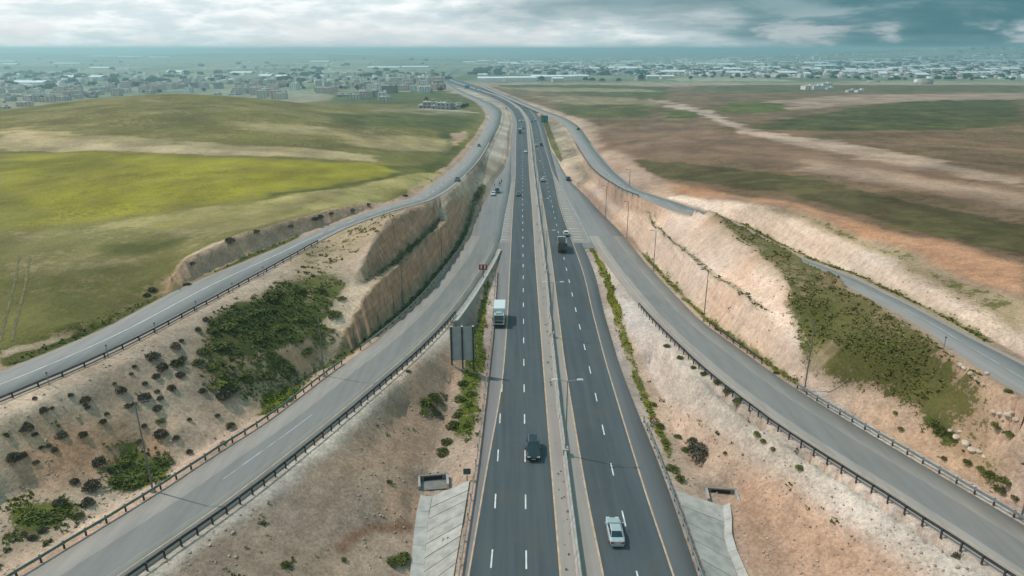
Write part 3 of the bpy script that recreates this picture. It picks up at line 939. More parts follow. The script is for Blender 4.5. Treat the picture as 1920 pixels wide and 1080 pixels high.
def plain(name, c, rough=0.6, metal=0.0, spec=0.4, var=0.12, scale=3.0):
    """A painted or weathered surface: base colour with slight blotchy wear."""
    if name in MATS:
        return MATS[name]
    t = NT(name, rough, spec)
    t.b.inputs['Metallic'].default_value = metal
    nz = t.noise(t.obj(), scale, 5, 0.6)
    f = t.ramp(nz, 0.3, 0.7, 1 - var, 1 + var)
    t.color(t.mix(1.0, c, f, 'MULTIPLY'))
    MATS[name] = t.mat
    return t.mat


def ground_material():
    t = NT('soil_and_herbs', 0.95, 0.15)
    p = t.pos()
    soil, vcol, vg, rk = t.attr('soil'), t.attr('herb'), t.attr('cover'), t.attr('rocky')
    n1 = t.noise(p, 0.55, 5, 0.62)
    n2 = t.noise(p, 2.3, 5, 0.65)
    n3 = t.noise(p, 9.0, 3, 0.6)
    n4 = t.noise(p, 0.12, 4, 0.55)
    # soil: stony speckle, blotches and long streaks
    sp = t.math('ADD', t.math('MULTIPLY', n2, 0.55), t.math('MULTIPLY', n3, 0.45))
    f = t.ramp(sp, 0.3, 0.7, 0.62, 1.32)
    c_s = t.mix(1.0, soil.outputs['Color'], f, 'MULTIPLY')
    f2 = t.ramp(n1, 0.35, 0.65, 0.88, 1.12)
    c_s = t.mix(1.0, c_s, f2, 'MULTIPLY')
    stones = t.node('ShaderNodeTexVoronoi', feature='F1')
    t.l.new(p, stones.inputs['Vector'])
    stones.inputs['Scale'].default_value = 1.9
    stn = t.math('MULTIPLY', t.math('LESS_THAN', stones.outputs['Distance'], 0.16), t.ramp(n1, 0.48, 0.62))
    c_s = t.mix(t.math('MULTIPLY', stn, 0.55), c_s, (0.55, 0.47, 0.40))
    # herbs: patches whose share follows the cover map
    pt = t.math('ADD', t.math('MULTIPLY', n1, 0.42), t.math('ADD', t.math('MULTIPLY', n2, 0.36), t.math('MULTIPLY', n4, 0.22)))
    thr = t.math('SUBTRACT', 0.72, t.math('MULTIPLY', vg.outputs['Fac'], 0.44))
    m = t.ramp(t.math('SUBTRACT', pt, thr), -0.035, 0.035)
    fv = t.ramp(sp, 0.3, 0.72, 0.50, 1.5)
    c_v = t.mix(1.0, vcol.outputs['Color'], fv, 'MULTIPLY')
    dry = t.ramp(n4, 0.42, 0.66)
    c_v = t.mix(t.math('MULTIPLY', dry, 0.25), c_v, (0.26, 0.20, 0.08))
    c = t.mix(m, c_s, c_v)
    n5 = t.noise(t.pos((1.0, 0.55, 1.0)), 0.045, 7, 0.62)
    c = t.mix(1.0, c, t.ramp(n5, 0.28, 0.72, 0.66, 1.34), 'MULTIPLY')
    # rock faces: vertical weathering and beds
    pr = t.pos((1.0, 1.0, 0.3))
    nr = t.noise(pr, 1.1, 6, 0.65)
    pb = t.pos((0.05, 0.05, 1.0))
    nb = t.noise(pb, 1.0, 4, 0.6)
    fr = t.math('MULTIPLY', t.ramp(nr, 0.3, 0.7, 0.68, 1.22), t.ramp(nb, 0.35, 0.65, 0.86, 1.1))
    c = t.mix(rk.outputs['Fac'], c, t.mix(1.0, soil.outputs['Color'], fr, 'MULTIPLY'))
    t.color(c)
    hgt = t.math('ADD', t.math('MULTIPLY', n2, 0.6), t.math('MULTIPLY', n3, 0.25))
    hgt = t.math('ADD', hgt, t.math('MULTIPLY', m, 0.5))
    hgt = t.math('ADD', hgt, t.math('MULTIPLY', t.math('MULTIPLY', nr, rk.outputs['Fac']), 1.6))
    t.bump(hgt, 0.22, 0.7)
    return t.mat


terrain_me = mesh_np('terrain', verts, quads, True)
for nm, arr in (('soil', S), ('herb', V)):
    a_ = terrain_me.attributes.new(nm, 'FLOAT_COLOR', 'POINT')
    rgba = np.ones((NY * NX, 4), np.float32)
    rgba[:, :3] = np.clip(arr.reshape(-1, 3), 0, 1)
    a_.data.foreach_set('color', rgba.ravel())
rocky = np.clip(wallm + cut * ((GXX > 20) & (GYY > 92) & (GYY < 330)) * 0.6, 0, 1)
for nm, arr in (('cover', veg), ('rocky', rocky)):
    a_ = terrain_me.attributes.new(nm, 'FLOAT', 'POINT')
    a_.data.foreach_set('value', arr.ravel().astype(np.float32))
terrain_me.materials.append(ground_material())
terrain = bpy.data.objects.new('terrain', terrain_me)
terrain['kind'] = 'structure'
terrain['label'] = 'dry rolling land with cut slopes, soil and patchy grass'
col.objects.link(terrain)
# ------------------------------------------------------------------ paved roads
def asphalt(name, c, wear=0.18, tint=(0.10, 0.085, 0.07)):
    t = NT(name, 0.78, 0.35)
    p = t.pos()
    ps = t.pos((1.0, 0.035, 1.0))
    n1 = t.noise(ps, 0.9, 5, 0.6)
    n2 = t.noise(p, 0.22, 5, 0.6)
    n3 = t.noise(p, 14.0, 3, 0.6)
    f = t.math('MULTIPLY', t.ramp(n1, 0.3, 0.7, 1 - wear, 1 + wear), t.ramp(n3, 0.3, 0.7, 0.92, 1.08))
    base = t.mix(1.0, c, f, 'MULTIPLY')
    base = t.mix(t.math('MULTIPLY', t.ramp(n2, 0.45, 0.7), 0.35), base, tint)
    t.color(base)
    t.bump(n3, 0.01, 0.5)
    return t.mat


M_ASPH = asphalt('dark_asphalt', (0.066, 0.079, 0.087))
M_SHOULDER = asphalt('worn_shoulder_asphalt', (0.185, 0.178, 0.182), 0.10, (0.22, 0.19, 0.17))
M_RAMP = asphalt('grey_ramp_asphalt', (0.28, 0.25, 0.228), 0.10, (0.35, 0.295, 0.25))
M_SIDE = asphalt('side_road_asphalt', (0.235, 0.222, 0.213), 0.10, (0.30, 0.265, 0.24))
M_MERGE = asphalt('merge_lane_asphalt', (0.215, 0.205, 0.205), 0.10, (0.27, 0.24, 0.22))
M_MEDIAN = asphalt('dusty_median_pavement', (0.30, 0.255, 0.23), 0.10, (0.36, 0.29, 0.245))
M_WHITE = plain('white_road_paint', (0.62, 0.62, 0.60), 0.7, var=0.2, scale=1.0)
M_YELLOW = plain('faded_yellow_road_paint', (0.50, 0.345, 0.235), 0.7, var=0.2, scale=1.0)
M_FADED = plain('faded_white_road_paint', (0.36, 0.34, 0.32), 0.7, var=0.25, scale=0.5)


def ysamples(y0, y1):
    out = [y0]
    while out[-1] < y1:
        out.append(out[-1] + max(1.5, out[-1] * 0.012))
    out[-1] = y1
    return np.array(out)


def ribbon(name, lf, rf, zf, y0, y1, lift, mat, parent=None, skirt=0.0, lo=0.0, ro=0.0, nx=2):
    ys = ysamples(y0, y1)
    l, r, z = lf(ys) + lo, rf(ys) + ro, zf(ys) + lift
    cols = []
    if skirt:
        cols.append(np.stack([l, ys, z - skirt], 1))
    for q in range(nx):
        tt = q / (nx - 1)
        cols.append(np.stack([l + (r - l) * tt, ys, z], 1))
    if skirt:
        cols.append(np.stack([r, ys, z - skirt], 1))
    v = np.stack(cols, 1)
    n, m = v.shape[:2]
    idx = np.arange(n * m).reshape(n, m)
    f = np.stack([idx[:-1, :-1], idx[:-1, 1:], idx[1:, 1:], idx[1:, :-1]], -1).reshape(-1, 4)
    me = mesh_np(name, v.reshape(-1, 3), f)
    me.materials.append(mat)
    o = bpy.data.objects.new(name, me)
    o.parent = parent
    col.objects.link(o)
    return o


def struct(o, label):
    o['kind'] = 'structure'
    o['label'] = label
    return o


def off(f, d):
    return lambda Y: f(Y) + d


def paint_line(name, xf, zf, y0, y1, w, mat, parent, lift=0.02):
    # painted lines keep a readable width far away, as they do on real roads with dust beside them
    return ribbon(name, off(xf, -w / 2), off(xf, w / 2), zf, y0, y1, lift, mat, parent)


def dashes(name, xf, zf, y0, y1, dash, period, w, mat, parent, lift=0.02):
    vs, fs = [], []
    y = y0
    while y < y1:
        ya, yb = y, y + dash
        a, b = float(xf(ya)), float(xf(yb))
        za, zb = float(zf(ya)) + lift, float(zf(yb)) + lift
        i = len(vs)
        vs += [(a - w / 2, ya, za), (a + w / 2, ya, za), (b + w / 2, yb, zb), (b - w / 2, yb, zb)]
        fs.append((i, i + 1, i + 2, i + 3))
        y += period
    me = mesh_np(name, vs, fs)
    me.materials.append(mat)
    o = bpy.data.objects.new(name, me)
    o.parent = parent
    col.objects.link(o)
    return o


highway = struct(ribbon('highway', HW['outer_l'], HW['outer_r'], z_hw, 22, 3600, 0.0, M_SHOULDER, None, 0.8, nx=6), 'dual carriageway highway running straight to the plain')
ribbon('carriageway', off(HW['line_l'], 0.0), off(HW['inner_l'], 0.0), z_hw, 22, 3600, 0.006, M_ASPH, highway, nx=4)
ribbon('carriageway', off(HW['inner_r'], 0.0), off(HW['line_r'], 0.0), z_hw, 22, 3600, 0.006, M_ASPH, highway, nx=4)
ribbon('median', off(HW['inner_l'], 0.12), off(HW['inner_r'], -0.12), z_hw, 22, 3600, 0.010, M_MEDIAN, highway, nx=3)
DASH_P = 10.2
paint_line('edge_line', HW['line_l'], z_hw, 22, 1500, 0.20, M_YELLOW, highway)
paint_line('edge_line', HW['inner_l'], z_hw, 22, 1500, 0.22, M_YELLOW, highway)
paint_line('edge_line', HW['inner_r'], z_hw, 22, 1500, 0.22, M_YELLOW, highway)
paint_line('edge_line', HW['line_r'], z_hw, 22, 1500, 0.20, M_YELLOW, highway)
y_d = at(986, 1050, 0)[1] - 1.4
dashes('lane_dashes', HW['dash_l'], z_hw, y_d - 3 * DASH_P, 600, 2.9, DASH_P, 0.17, M_WHITE, highway)
y_d = at(1169, 971, 0)[1] - 1.4
dashes('lane_dashes', HW['dash_r'], z_hw, y_d - 5 * DASH_P, 600, 2.9, DASH_P, 0.17, M_WHITE, highway)
third = line_x([(914, 1110), (922, 1050), (929, 935), (934, 848), (938, 776), (942, 715)], z_hw)
y_d = at(922, 1048, 0)[1] - 1.4
dashes('lane_dashes', third, z_hw, y_d - 2 * DASH_P, float(on_profile(942, 714, z_hw)[1]) + 1, 2.9, DASH_P, 0.17, M_WHITE, highway)

ramp_l = struct(ribbon('ramp', L1l, L1r, z_ramp, 22, 206, 0.0, M_RAMP, None, 0.8, nx=4), 'pale slip road climbing beside the tan cut wall')
ramp_r = struct(ribbon('ramp', R1l, R1r, z_ramp, 22, 206, 0.0, M_RAMP, None, 0.8, nx=4), 'pale slip road climbing below the white rock slope')
# where the slip roads leave, the paving is asphalt of the main road
ribbon('merge_lane', L1l, off(HW['outer_l'], 0.2), z_ramp, 205, 425, 0.002, M_MERGE, ramp_l, 0.8, nx=4)
ribbon('merge_lane', off(HW['outer_r'], -0.2), R1r, z_ramp, 205, 425, 0.002, M_MERGE, ramp_r, 0.8, nx=4)
zlift = lambda Y: z_ramp(Y)
ribbon('gore_fill', off(L1r, -0.1), off(HW['outer_l'], 0.2), lambda Y: np.minimum(z_ramp(Y), z_hw(Y)), 190, 214, -0.006, M_SHOULDER, ramp_l, nx=3)
ribbon('gore_fill', off(HW['outer_r'], -0.2), off(R1l, 0.1), lambda Y: np.minimum(z_ramp(Y), z_hw(Y)), 190, 214, -0.006, M_SHOULDER, ramp_r, nx=3)
side_l = struct(ribbon('side_road', L2l, L2r, z_l2, 22, 1860, 0.0, M_SIDE, None, 0.8, nx=3), 'two lane service road climbing past the green fields')
side_r = struct(ribbon('side_road', R2l, R2r, z_r2, 22, 1480, 0.0, M_SIDE, None, 0.8, nx=3), 'two lane service road behind the white rock cut')
mid = lambda a, b, t: (lambda Y: a(Y) * (1 - t) + b(Y) * t)
paint_line('centre_line', mid(L2l, L2r, 0.46), z_l2, 22, 150, 0.16, M_WHITE, side_l)
dashes('centre_dashes', mid(L2l, L2r, 0.46), z_l2, 152, 420, 3, 9, 0.16, M_WHITE, side_l)
paint_line('centre_line', mid(R2l, R2r, 0.48), z_r2, 22, 150, 0.16, M_FADED, side_r)
dashes('centre_dashes', mid(R2l, R2r, 0.48), z_r2, 190, 420, 3, 9, 0.16, M_WHITE, side_r)
ribbon('dusty_edge', L2l, off(L2l, 1.1), z_l2, 22, 420, 0.008, M_MEDIAN, side_l)
ribbon('dusty_edge', off(L2r, -1.2), L2r, z_l2, 22, 420, 0.008, M_MEDIAN, side_l)
ribbon('dusty_edge', R2l, off(R2l, 0.7), z_r2, 22, 420, 0.008, M_MEDIAN, side_r)
ribbon('dusty_edge', off(R2r, -0.8), R2r, z_r2, 22, 420, 0.008, M_MEDIAN, side_r)
M_RDARK = asphalt('ramp_wheel_path', (0.205, 0.193, 0.184), 0.10, (0.255, 0.225, 0.20))
ribbon('wheel_path', mid(L1l, L1r, 0.34), mid(L1l, L1r, 0.74), z_ramp, 22, 205, 0.008, M_RDARK, ramp_l)
ribbon('wheel_path', mid(R1l, R1r, 0.28), mid(R1l, R1r, 0.70), z_ramp, 22, 205, 0.008, M_RDARK, ramp_r)
paint_line('edge_line', off(L1r, -1.5), z_ramp, 22, 195, 0.16, M_YELLOW, ramp_l)
paint_line('edge_line', mid(L1l, L1r, 0.22), z_ramp, 90, 200, 0.12, M_FADED, ramp_l)
paint_line('worn_line', mid(L1l, L1r, 0.50), z_ramp, 66, 82, 0.15, plain('worn_white_paint', (0.40, 0.40, 0.40), 0.8, var=0.4, scale=0.6), ramp_l)
paint_line('edge_line', off(R1l, 1.5), z_ramp, 22, 195, 0.16, M_YELLOW, ramp_r)

# wheel ruts in the near field
for a_, b_ in (((36, 480), (2, 640)), ((56, 480), (24, 640))):
    P_ = [hit(a_[0] + (b_[0] - a_[0]) * q + 2.0 * math.sin(q * 5), a_[1] + (b_[1] - a_[1]) * q) for q in np.linspace(0, 1, 40)]
    vs_, fs_ = [], []
    for i_, (x_, y_, z_) in enumerate(P_):
        w_ = 0.22 + 0.08 * math.sin(i_ * 1.3)
        for s_ in (-1, 1):
            vs_.append((x_ + s_ * w_, y_, float(ground(x_ + s_ * w_, y_)) + 0.05))
        if i_:
            fs_.append((2 * i_ - 2, 2 * i_ - 1, 2 * i_ + 1, 2 * i_))
    me_ = mesh_np('wheel_rut', vs_, fs_)
    me_.materials.append(plain('dry_rut_soil', (0.135, 0.115, 0.045), 0.95, var=0.3, scale=0.6))
    o_ = bpy.data.objects.new('wheel_rut', me_)
    o_.parent = terrain
    col.objects.link(o_)
# ------------------------------------------------------------------ mesh builder
class MB:
    def __init__(self):
        self.v, self.f, self.m = [], [], []

    def add(self, vs, fs, mi=0):
        o = len(self.v)
        self.v += [tuple(p) for p in vs]
        self.f += [tuple(i + o for i in q) for q in fs]
        self.m += [mi] * len(fs)

    def box(self, c, s, mi=0, taper=1.0, rot=None, taper_y=None):
        """Box centred at c with size s; taper narrows the top."""
        hx, hy, hz = s[0] / 2, s[1] / 2, s[2] / 2
        ty = taper if taper_y is None else taper_y
        vs = [(-hx, -hy, -hz), (hx, -hy, -hz), (hx, hy, -hz), (-hx, hy, -hz),
              (-hx * taper, -hy * ty, hz), (hx * taper, -hy * ty, hz), (hx * taper, hy * ty, hz), (-hx * taper, hy * ty, hz)]
        if rot is not None:
            vs = [rot @ Vector(p) for p in vs]
        vs = [(p[0] + c[0], p[1] + c[1], p[2] + c[2]) for p in vs]
        self.add(vs, [(0, 3, 2, 1), (4, 5, 6, 7), (0, 1, 5, 4), (1, 2, 6, 5), (2, 3, 7, 6), (3, 0, 4, 7)], mi)

    def tube(self, a, b, r0, r1=None, n=8, mi=0, caps=True):
        r1 = r0 if r1 is None else r1
        a, b = Vector(a), Vector(b)
        q = (b - a).to_track_quat('Z', 'Y')
        vs = []
        for p, r in ((a, r0), (b, r1)):
            for i in range(n):
                t = 2 * math.pi * i / n
                vs.append(p + q @ Vector((math.cos(t) * r, math.sin(t) * r, 0)))
        fs = [(i, (i + 1) % n, n + (i + 1) % n, n + i) for i in range(n)]
        if caps:
            fs += [tuple(range(n - 1, -1, -1)), tuple(range(n, 2 * n))]
        self.add(vs, fs, mi)

    def loft(self, rings, mi=0, caps=True, closed=True):
        n = len(rings[0])
        vs = [p for r in rings for p in r]
        fs = []
        for k_ in range(len(rings) - 1):
            for i in range(n if closed else n - 1):
                j = (i + 1) % n
                fs.append((k_ * n + i, k_ * n + j, (k_ + 1) * n + j, (k_ + 1) * n + i))
        if caps and closed:
            fs += [tuple(range(n - 1, -1, -1)), tuple(range((len(rings) - 1) * n, len(rings) * n))]
        self.add(vs, fs, mi)

    def quad(self, a, b, c, d, mi=0):
        self.add([a, b, c, d], [(0, 1, 2, 3)], mi)

    def mesh(self, name, mats, smooth=False):
        me = bpy.data.meshes.new(name)
        me.from_pydata(self.v, [], self.f)
        for m in (mats if isinstance(mats, (list, tuple)) else [mats]):
            me.materials.append(m)
        me.polygons.foreach_set('material_index', self.m)
        if smooth:
            me.polygons.foreach_set('use_smooth', [True] * len(self.f))
        me.update()
        return me

    def build(self, name, mats, parent=None, smooth=False):
        o = bpy.data.objects.new(name, self.mesh(name, mats, smooth))
        o.parent = parent
        col.objects.link(o)
        return o


def link(name, me, parent=None, loc=(0, 0, 0), rot=(0, 0, 0), scale=None):
    o = bpy.data.objects.new(name, me)
    o.location = loc
    o.rotation_euler = rot
    if scale is not None:
        o.scale = scale
    o.parent = parent
    col.objects.link(o)
    return o


def thing(name, label, cat, loc=(0, 0, 0), rz=0.0, group=None):
    o = bpy.data.objects.new(name, None)
    o.empty_display_size = 0.2
    o.location = loc
    o.rotation_euler = (0, 0, rz)
    o['label'] = label
    o['category'] = cat
    if group:
        o['group'] = group
    col.objects.link(o)
    return o


def tag(o, label, cat, group=None):
    o['label'] = label
    o['category'] = cat
    if group:
        o['group'] = group
    return o


KIDS = {}


def copy_tree(o, parent=None):
    c = o.copy()
    col.objects.link(c)
    c.parent = parent
    for ch in list(o.children):
        copy_tree(ch, c)
    return c


M_CONC = plain('weathered_concrete', (0.37, 0.34, 0.31), 0.9, var=0.18, scale=0.9)
M_CONC_PALE = plain('pale_concrete', (0.42, 0.385, 0.35), 0.9, var=0.15, scale=0.9)
M_CONC_DARK = plain('dark_concrete', (0.20, 0.185, 0.17), 0.9, var=0.2, scale=0.8)
M_STEEL = plain('galvanised_steel', (0.30, 0.31, 0.31), 0.55, 0.5, var=0.15, scale=2.0)
M_STEEL_DK = plain('dark_weathered_steel', (0.060, 0.056, 0.052), 0.65, 0.3, var=0.2, scale=2.0)
M_STEEL_GN = plain('dull_green_steel', (0.16, 0.20, 0.18), 0.6, 0.3, var=0.2, scale=1.5)
M_RUST = plain('brown_painted_rail', (0.15, 0.115, 0.10), 0.75, 0.1, var=0.2, scale=1.5)
M_BLACK = plain('matt_black', (0.012, 0.012, 0.013), 0.6, var=0.1)
M_LAMPW = plain('lamp_housing_white', (0.62, 0.63, 0.62), 0.5, var=0.05)


def slope_of(zf, y):
    return math.atan((float(zf(y + 1)) - float(zf(y - 1))) / 2)


def heading(xf, y):
    return -math.atan((float(xf(y + 1)) - float(xf(y - 1))) / 2)


# ------------------------------------------------------------------ median barrier of precast blocks
bar_c = mid(HW['bar_l'], HW['bar_r'], 0.5)
mb = MB()
prof = [(-0.36, 0), (0.36, 0), (0.33, 0.12), (0.17, 0.38), (0.11, 0.98), (-0.11, 0.98), (-0.17, 0.38), (-0.33, 0.12)]
mb.loft([[(x, y, z) for x, z in prof] for y in (0.02, 5.98)])
me_block = mb.mesh('barrier_block', M_CONC)
barrier = thing('median_barrier', 'long pale concrete barrier between the two carriageways', 'barrier', (float(bar_c(48)), 48, float(z_hw(48))))
bl = Vector(barrier.location)
y = 48.0
kk = 0
while y < 460:
    a = Vector((float(bar_c(y)), y, float(z_hw(y)) + 0.011))
    h = heading(bar_c, y + 3)
    jog = 0.12 * math.sin(kk * 1.7) * (kk % 7 == 0)
    link('barrier_block', me_block, barrier, a - bl + Vector((jog + random.uniform(-0.015, 0.015), 0, 0)), (slope_of(z_hw, y + 3), 0, h + random.uniform(-0.004, 0.004)))
    y += 6.0 * math.cos(h)
    kk += 1
ys = ysamples(y, 1900)
rings = [[(float(bar_c(q)) + px_ * 1.0 - bl.x, q - bl.y, float(z_hw(q)) + pz_ - bl.z) for px_, pz_ in prof] for q in ys]
mb = MB()
mb.loft(rings)
o = mb.build('barrier_run', M_CONC, barrier)

# litter and weeds caught at the barrier foot
mb = MB()
for i in range(70):
    q = 55 + random.random() ** 1.5 * 170
    x = float(HW['bar_l'](q)) - random.uniform(0.1, 0.9)
    r = random.uniform(0.05, 0.2)
    c = Vector((x, q, float(z_hw(q)) + r * 0.5))
    pts = [c + Vector((random.uniform(-1, 1), random.uniform(-1, 1), random.uniform(-.4, .8))) * r * 1.3 for _ in range(6)]
    mb.add(pts, [(0, 1, 2), (1, 3, 2), (2, 3, 4), (4, 5, 0), (0, 2, 4), (1, 5, 3)])
o = mb.build('roadside_litter', plain('dead_weeds', (0.08, 0.065, 0.045), 0.95))
o['kind'] = 'stuff'
o['label'] = 'dark scraps and weeds along the foot of the median barrier'
o['category'] = 'litter'


# ------------------------------------------------------------------ guard rails
def guardrail(label, xf, zf, y0, y1, spacing, mat_rail, mat_post, side, post_h=0.78, beam=0.31, top=0.76, thick=0.09, group='guard rails along the roads', follow_ground=False):
    base = Vector((float(xf(y0)), y0, float(zf(y0))))
    g = thing('guard_rail', label, 'guard rail', base, 0, group)
    pm = MB()
    pm.box((0, 0, post_h / 2 - 0.15), (0.12, 0.16, post_h + 0.3))
    pme = pm.mesh('post', mat_post)
    bm2 = MB()
    bm2.box((0, 0, 0), (0.12, 0.14, 0.22))
    ys = []
    q = y0
    while q <= y1:
        ys.append(q)
        q += spacing * math.cos(heading(xf, q))
    rings = []
    for i, q in enumerate(ys):
        x, z = float(xf(q)), float(zf(q))
        wob = random.uniform(-0.025, 0.025)
        link('post', pme, g, Vector((x, q, z)) - base, (random.uniform(-.03, .03), random.uniform(-.03, .03), heading(xf, q)))
        cx_ = x + side * (0.06 + thick / 2) + wob - base.x
        zz = z - base.z + random.uniform(-0.02, 0.02)
        t2 = thick / 2
        rings.append([(cx_ - t2, q - base.y, zz + top - beam), (cx_ + t2, q - base.y, zz + top - beam), (cx_ + t2 * 1.7, q - base.y, zz + top - beam * 0.78),
                      (cx_ + t2 * 0.6, q - base.y, zz + top - beam * 0.5), (cx_ + t2 * 1.7, q - base.y, zz + top - beam * 0.22), (cx_ + t2, q - base.y, zz + top), (cx_ - t2, q - base.y, zz + top)])
    rb = MB()
    rb.loft(rings)
    rb.build('rail', mat_rail, g)
    return g


guardrail('dark guard rail with close posts on the outer edge of the left ramp', off(L1r, 0.35), z_ramp, 44, 126.5, 1.9, M_STEEL_DK, M_STEEL_DK, -1, 0.85, top=0.86)
guardrail('dull green guard rail between the left ramp and the scrub gully', off(L1l, -0.35), z_ramp, 44, 101, 2.2, M_STEEL_GN, M_STEEL_DK, 1)
guardrail('thin grey guard rail at the foot of the tan cut wall', off(L1l, -0.55), z_ramp, 106, 196, 3.6, M_STEEL, M_STEEL_DK, 1)
guardrail('low brown guard rail on the shoulder of the left service road', off(L2r, 0.25), lambda Y: z_l2(Y), 44, 142, 3.0, M_RUST, M_STEEL_DK, -1, 0.62, 0.30, 0.62)
guardrail('dark guard rail with hooked posts beside the white gravel of the right ramp', off(R1l, -0.35), z_ramp, 42, 132, 2.1, M_STEEL_DK, M_STEEL_DK, 1, 0.85, top=0.86)
guardrail('pale guard rail below the boulders along the right ramp', off(R1r, 0.45), z_ramp, 42, 92.5, 2.2, M_STEEL, M_STEEL_DK, -1)
guardrail('short dark guard rail under the rock slope of the right ramp', off(R1r, 0.5), z_ramp, 100, 119, 2.4, M_STEEL_DK, M_STEEL_DK, -1)
guardrail('thin guard rail along the green verge left of the highway', off(HW['outer_l'], -0.35), z_hw, 44, 168, 3.8, M_STEEL, M_STEEL_DK, 1)
guardrail('pale guard rail beside the concrete ditch right of the highway', off(HW['outer_r'], 0.35), z_hw, 44, 90, 2.4, M_STEEL, M_STEEL_DK, -1)
guardrail('long dark guard rail between the far service road and the highway strip', off(L2r, 0.3), z_l2, 262, 470, 6.0, M_STEEL_DK, M_STEEL_DK, -1)
guardrail('dark guard rail beside the far service road behind the bare slope', off(R2l, -0.3), z_r2, 215, 430, 6.0, M_STEEL_DK, M_STEEL_DK, 1)

# ------------------------------------------------------------------ retaining wall under the left ramp
rw_y = np.arange(121.0, 189.0, 2.0)
base = Vector((float(L1r(121)) + 1.25, 121, float(z_hw(121))))
rw = thing('retaining_wall', 'grey concrete retaining wall holding up the left ramp', 'wall', base)
rings = []
for q in rw_y:
    x0 = float(L1r(q)) + 0.35
    zt, zb = float(z_ramp(q)) + 0.10, float(z_hw(q)) - 0.6
    h_ = max(zt - zb, 0.7)
    w_ = 0.9 + 0.16 * h_
    rings.append([(x0 - base.x, q - base.y, zb - base.z), (x0 + w_ + 0.25 - base.x, q - base.y, zb - base.z), (x0 + w_ - 0.05 * h_ - base.x, q - base.y, zt - base.z), (x0 - base.x, q - base.y, zt - base.z)])
mb = MB()
mb.loft(rings)
mb.build('wall_body', M_CONC_DARK if False else plain('grey_wall_concrete', (0.30, 0.285, 0.265), 0.9, var=0.2, scale=0.5), rw)
mb = MB()
mb.loft([[(r[2][0] - 0.5, r[2][1], r[2][2] - 0.02), (r[2][0] + 0.06, r[2][1], r[2][2] - 0.02), (r[2][0] + 0.06, r[2][1], r[2][2] + 0.22), (r[2][0] - 0.5, r[2][1], r[2][2] + 0.22)] for r in rings])
mb.build('coping', M_CONC_PALE, rw)

# ------------------------------------------------------------------ paved drain slopes
def drain(name_label, edge, chan, eo, y0, y1, side, n, kerb_w, kerb_lift):
    cxf = Curve1([(p[1], p[0]) for p in chan])
    czf = Curve1([(p[1], p[2]) for p in chan])
    base = Vector((float(edge(y0)) + eo, y0, float(z_hw(y0))))
    d = thing('paved_drain', name_label, 'drain', base, 0, 'paved drains beside the highway')
    yy_ = np.linspace(y0, y1, n + 1)
    for a, b in zip(yy_[:-1], yy_[1:]):
        a, b = a + 0.035, b - 0.035
        tilt = random.uniform(-0.05, 0.05)
        top_, bot = [], []
        for q, dz_ in ((a, tilt), (b, -tilt)):
            xe, ze = float(edge(q)) + eo, float(z_hw(q)) + 0.02
            xc, zc = float(cxf(q)), float(czf(q)) + 0.32
            skew = 1.2 * 1.0
            top_.append(Vector((xe, q + skew * 0.5, ze + dz_)))
            bot.append(Vector((xc, q - skew * 0.5, zc + dz_)))
        quad = [top_[0], bot[0], bot[1], top_[1]]
        dn = Vector((0, 0, -0.5))
        vs = [p - base for p in quad] + [p + dn - base for p in quad]
        m = MB()
        m.add(vs, [(0, 1, 2, 3), (7, 6, 5, 4), (0, 4, 5, 1), (1, 5, 6, 2), (2, 6, 7, 3), (3, 7, 4, 0)])
        m.build('slab', random.choice([M_CONC, M_CONC_PALE, plain('grey_slab_concrete', (0.36, 0.335, 0.305), 0.9, var=0.2, scale=0.7)]), d)
    yk = np.linspace(y0 - 0.5, y1 - 0.6, 9)
    for a, b in zip(yk[:-1], yk[1:]):
        rings = []
        for q in (a + 0.02, b - 0.02):
            xc, zc = float(cxf(q)) + side * 0.05, float(czf(q)) + 0.30
            x2 = xc + side * kerb_w
            rings.append([(p[0] - base.x, q - base.y, p[1] - base.z) for p in ((xc, zc - 0.6), (x2, zc - 0.6), (x2, zc + kerb_lift), (xc, zc + 0.04))])
        m = MB()
        m.loft(rings)
        m.build('kerb_stone', M_CONC_PALE, d)
    return d


yA, yB = 50.0, at(840, 915, -1)[1]
drain('sloping concrete slabs with a kerb left of the highway', HW['outer_l'], CH_L, -0.85, yA, yB, -1, 11, 1.5, 0.15)
yC = at(1300, 935, -1)[1]
drain('sloping concrete slabs with a white kerb right of the highway', HW['outer_r'], CH_R, 1.0, 50.0, yC, 1, 7, 0.9, 0.45)


def culvert(label, c, w, h, yaw):
    t = thing('culvert', label, 'culvert', c, yaw, 'culvert mouths at the drains')
    m = MB()
    m.box((-w / 2 - 0.15, 0.9, h / 2 - 0.5), (0.3, 2.2, h + 1.0))
    m.build('side_wall', M_CONC, t)
    m = MB()
    m.box((w / 2 + 0.15, 0.9, h / 2 - 0.5), (0.3, 2.2, h + 1.0))
    m.build('side_wall', M_CONC, t)
    m = MB()
    m.box((0, 2.15, h / 2 - 0.45), (w + 0.6, 0.28, h + 0.9))
    m.build('head_wall', M_CONC_DARK, t)  # darker concrete than the side walls
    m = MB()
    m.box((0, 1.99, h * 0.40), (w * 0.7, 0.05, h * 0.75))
    m.build('opening_shade', M_BLACK, t)  # black plate standing in for the shade inside the culvert mouth
    m = MB()
    m.box((0, 0.95, 0.02), (w, 2.1, 0.12))
    m.build('floor_slab', M_CONC_DARK, t)
    return t


p = at(818, 912, -1.9)
culvert('dark culvert mouth at the head of the left drain', (p[0] - 0.3, p[1] - 0.2, p[2] - 0.3), 3.4, 0.8, 0.15)
p = at(1352, 938, -1.8)
culvert('dark culvert mouth at the head of the right drain', (p[0] + 0.2, p[1] - 0.3, p[2] - 0.3), 3.4, 0.8, -0.12)


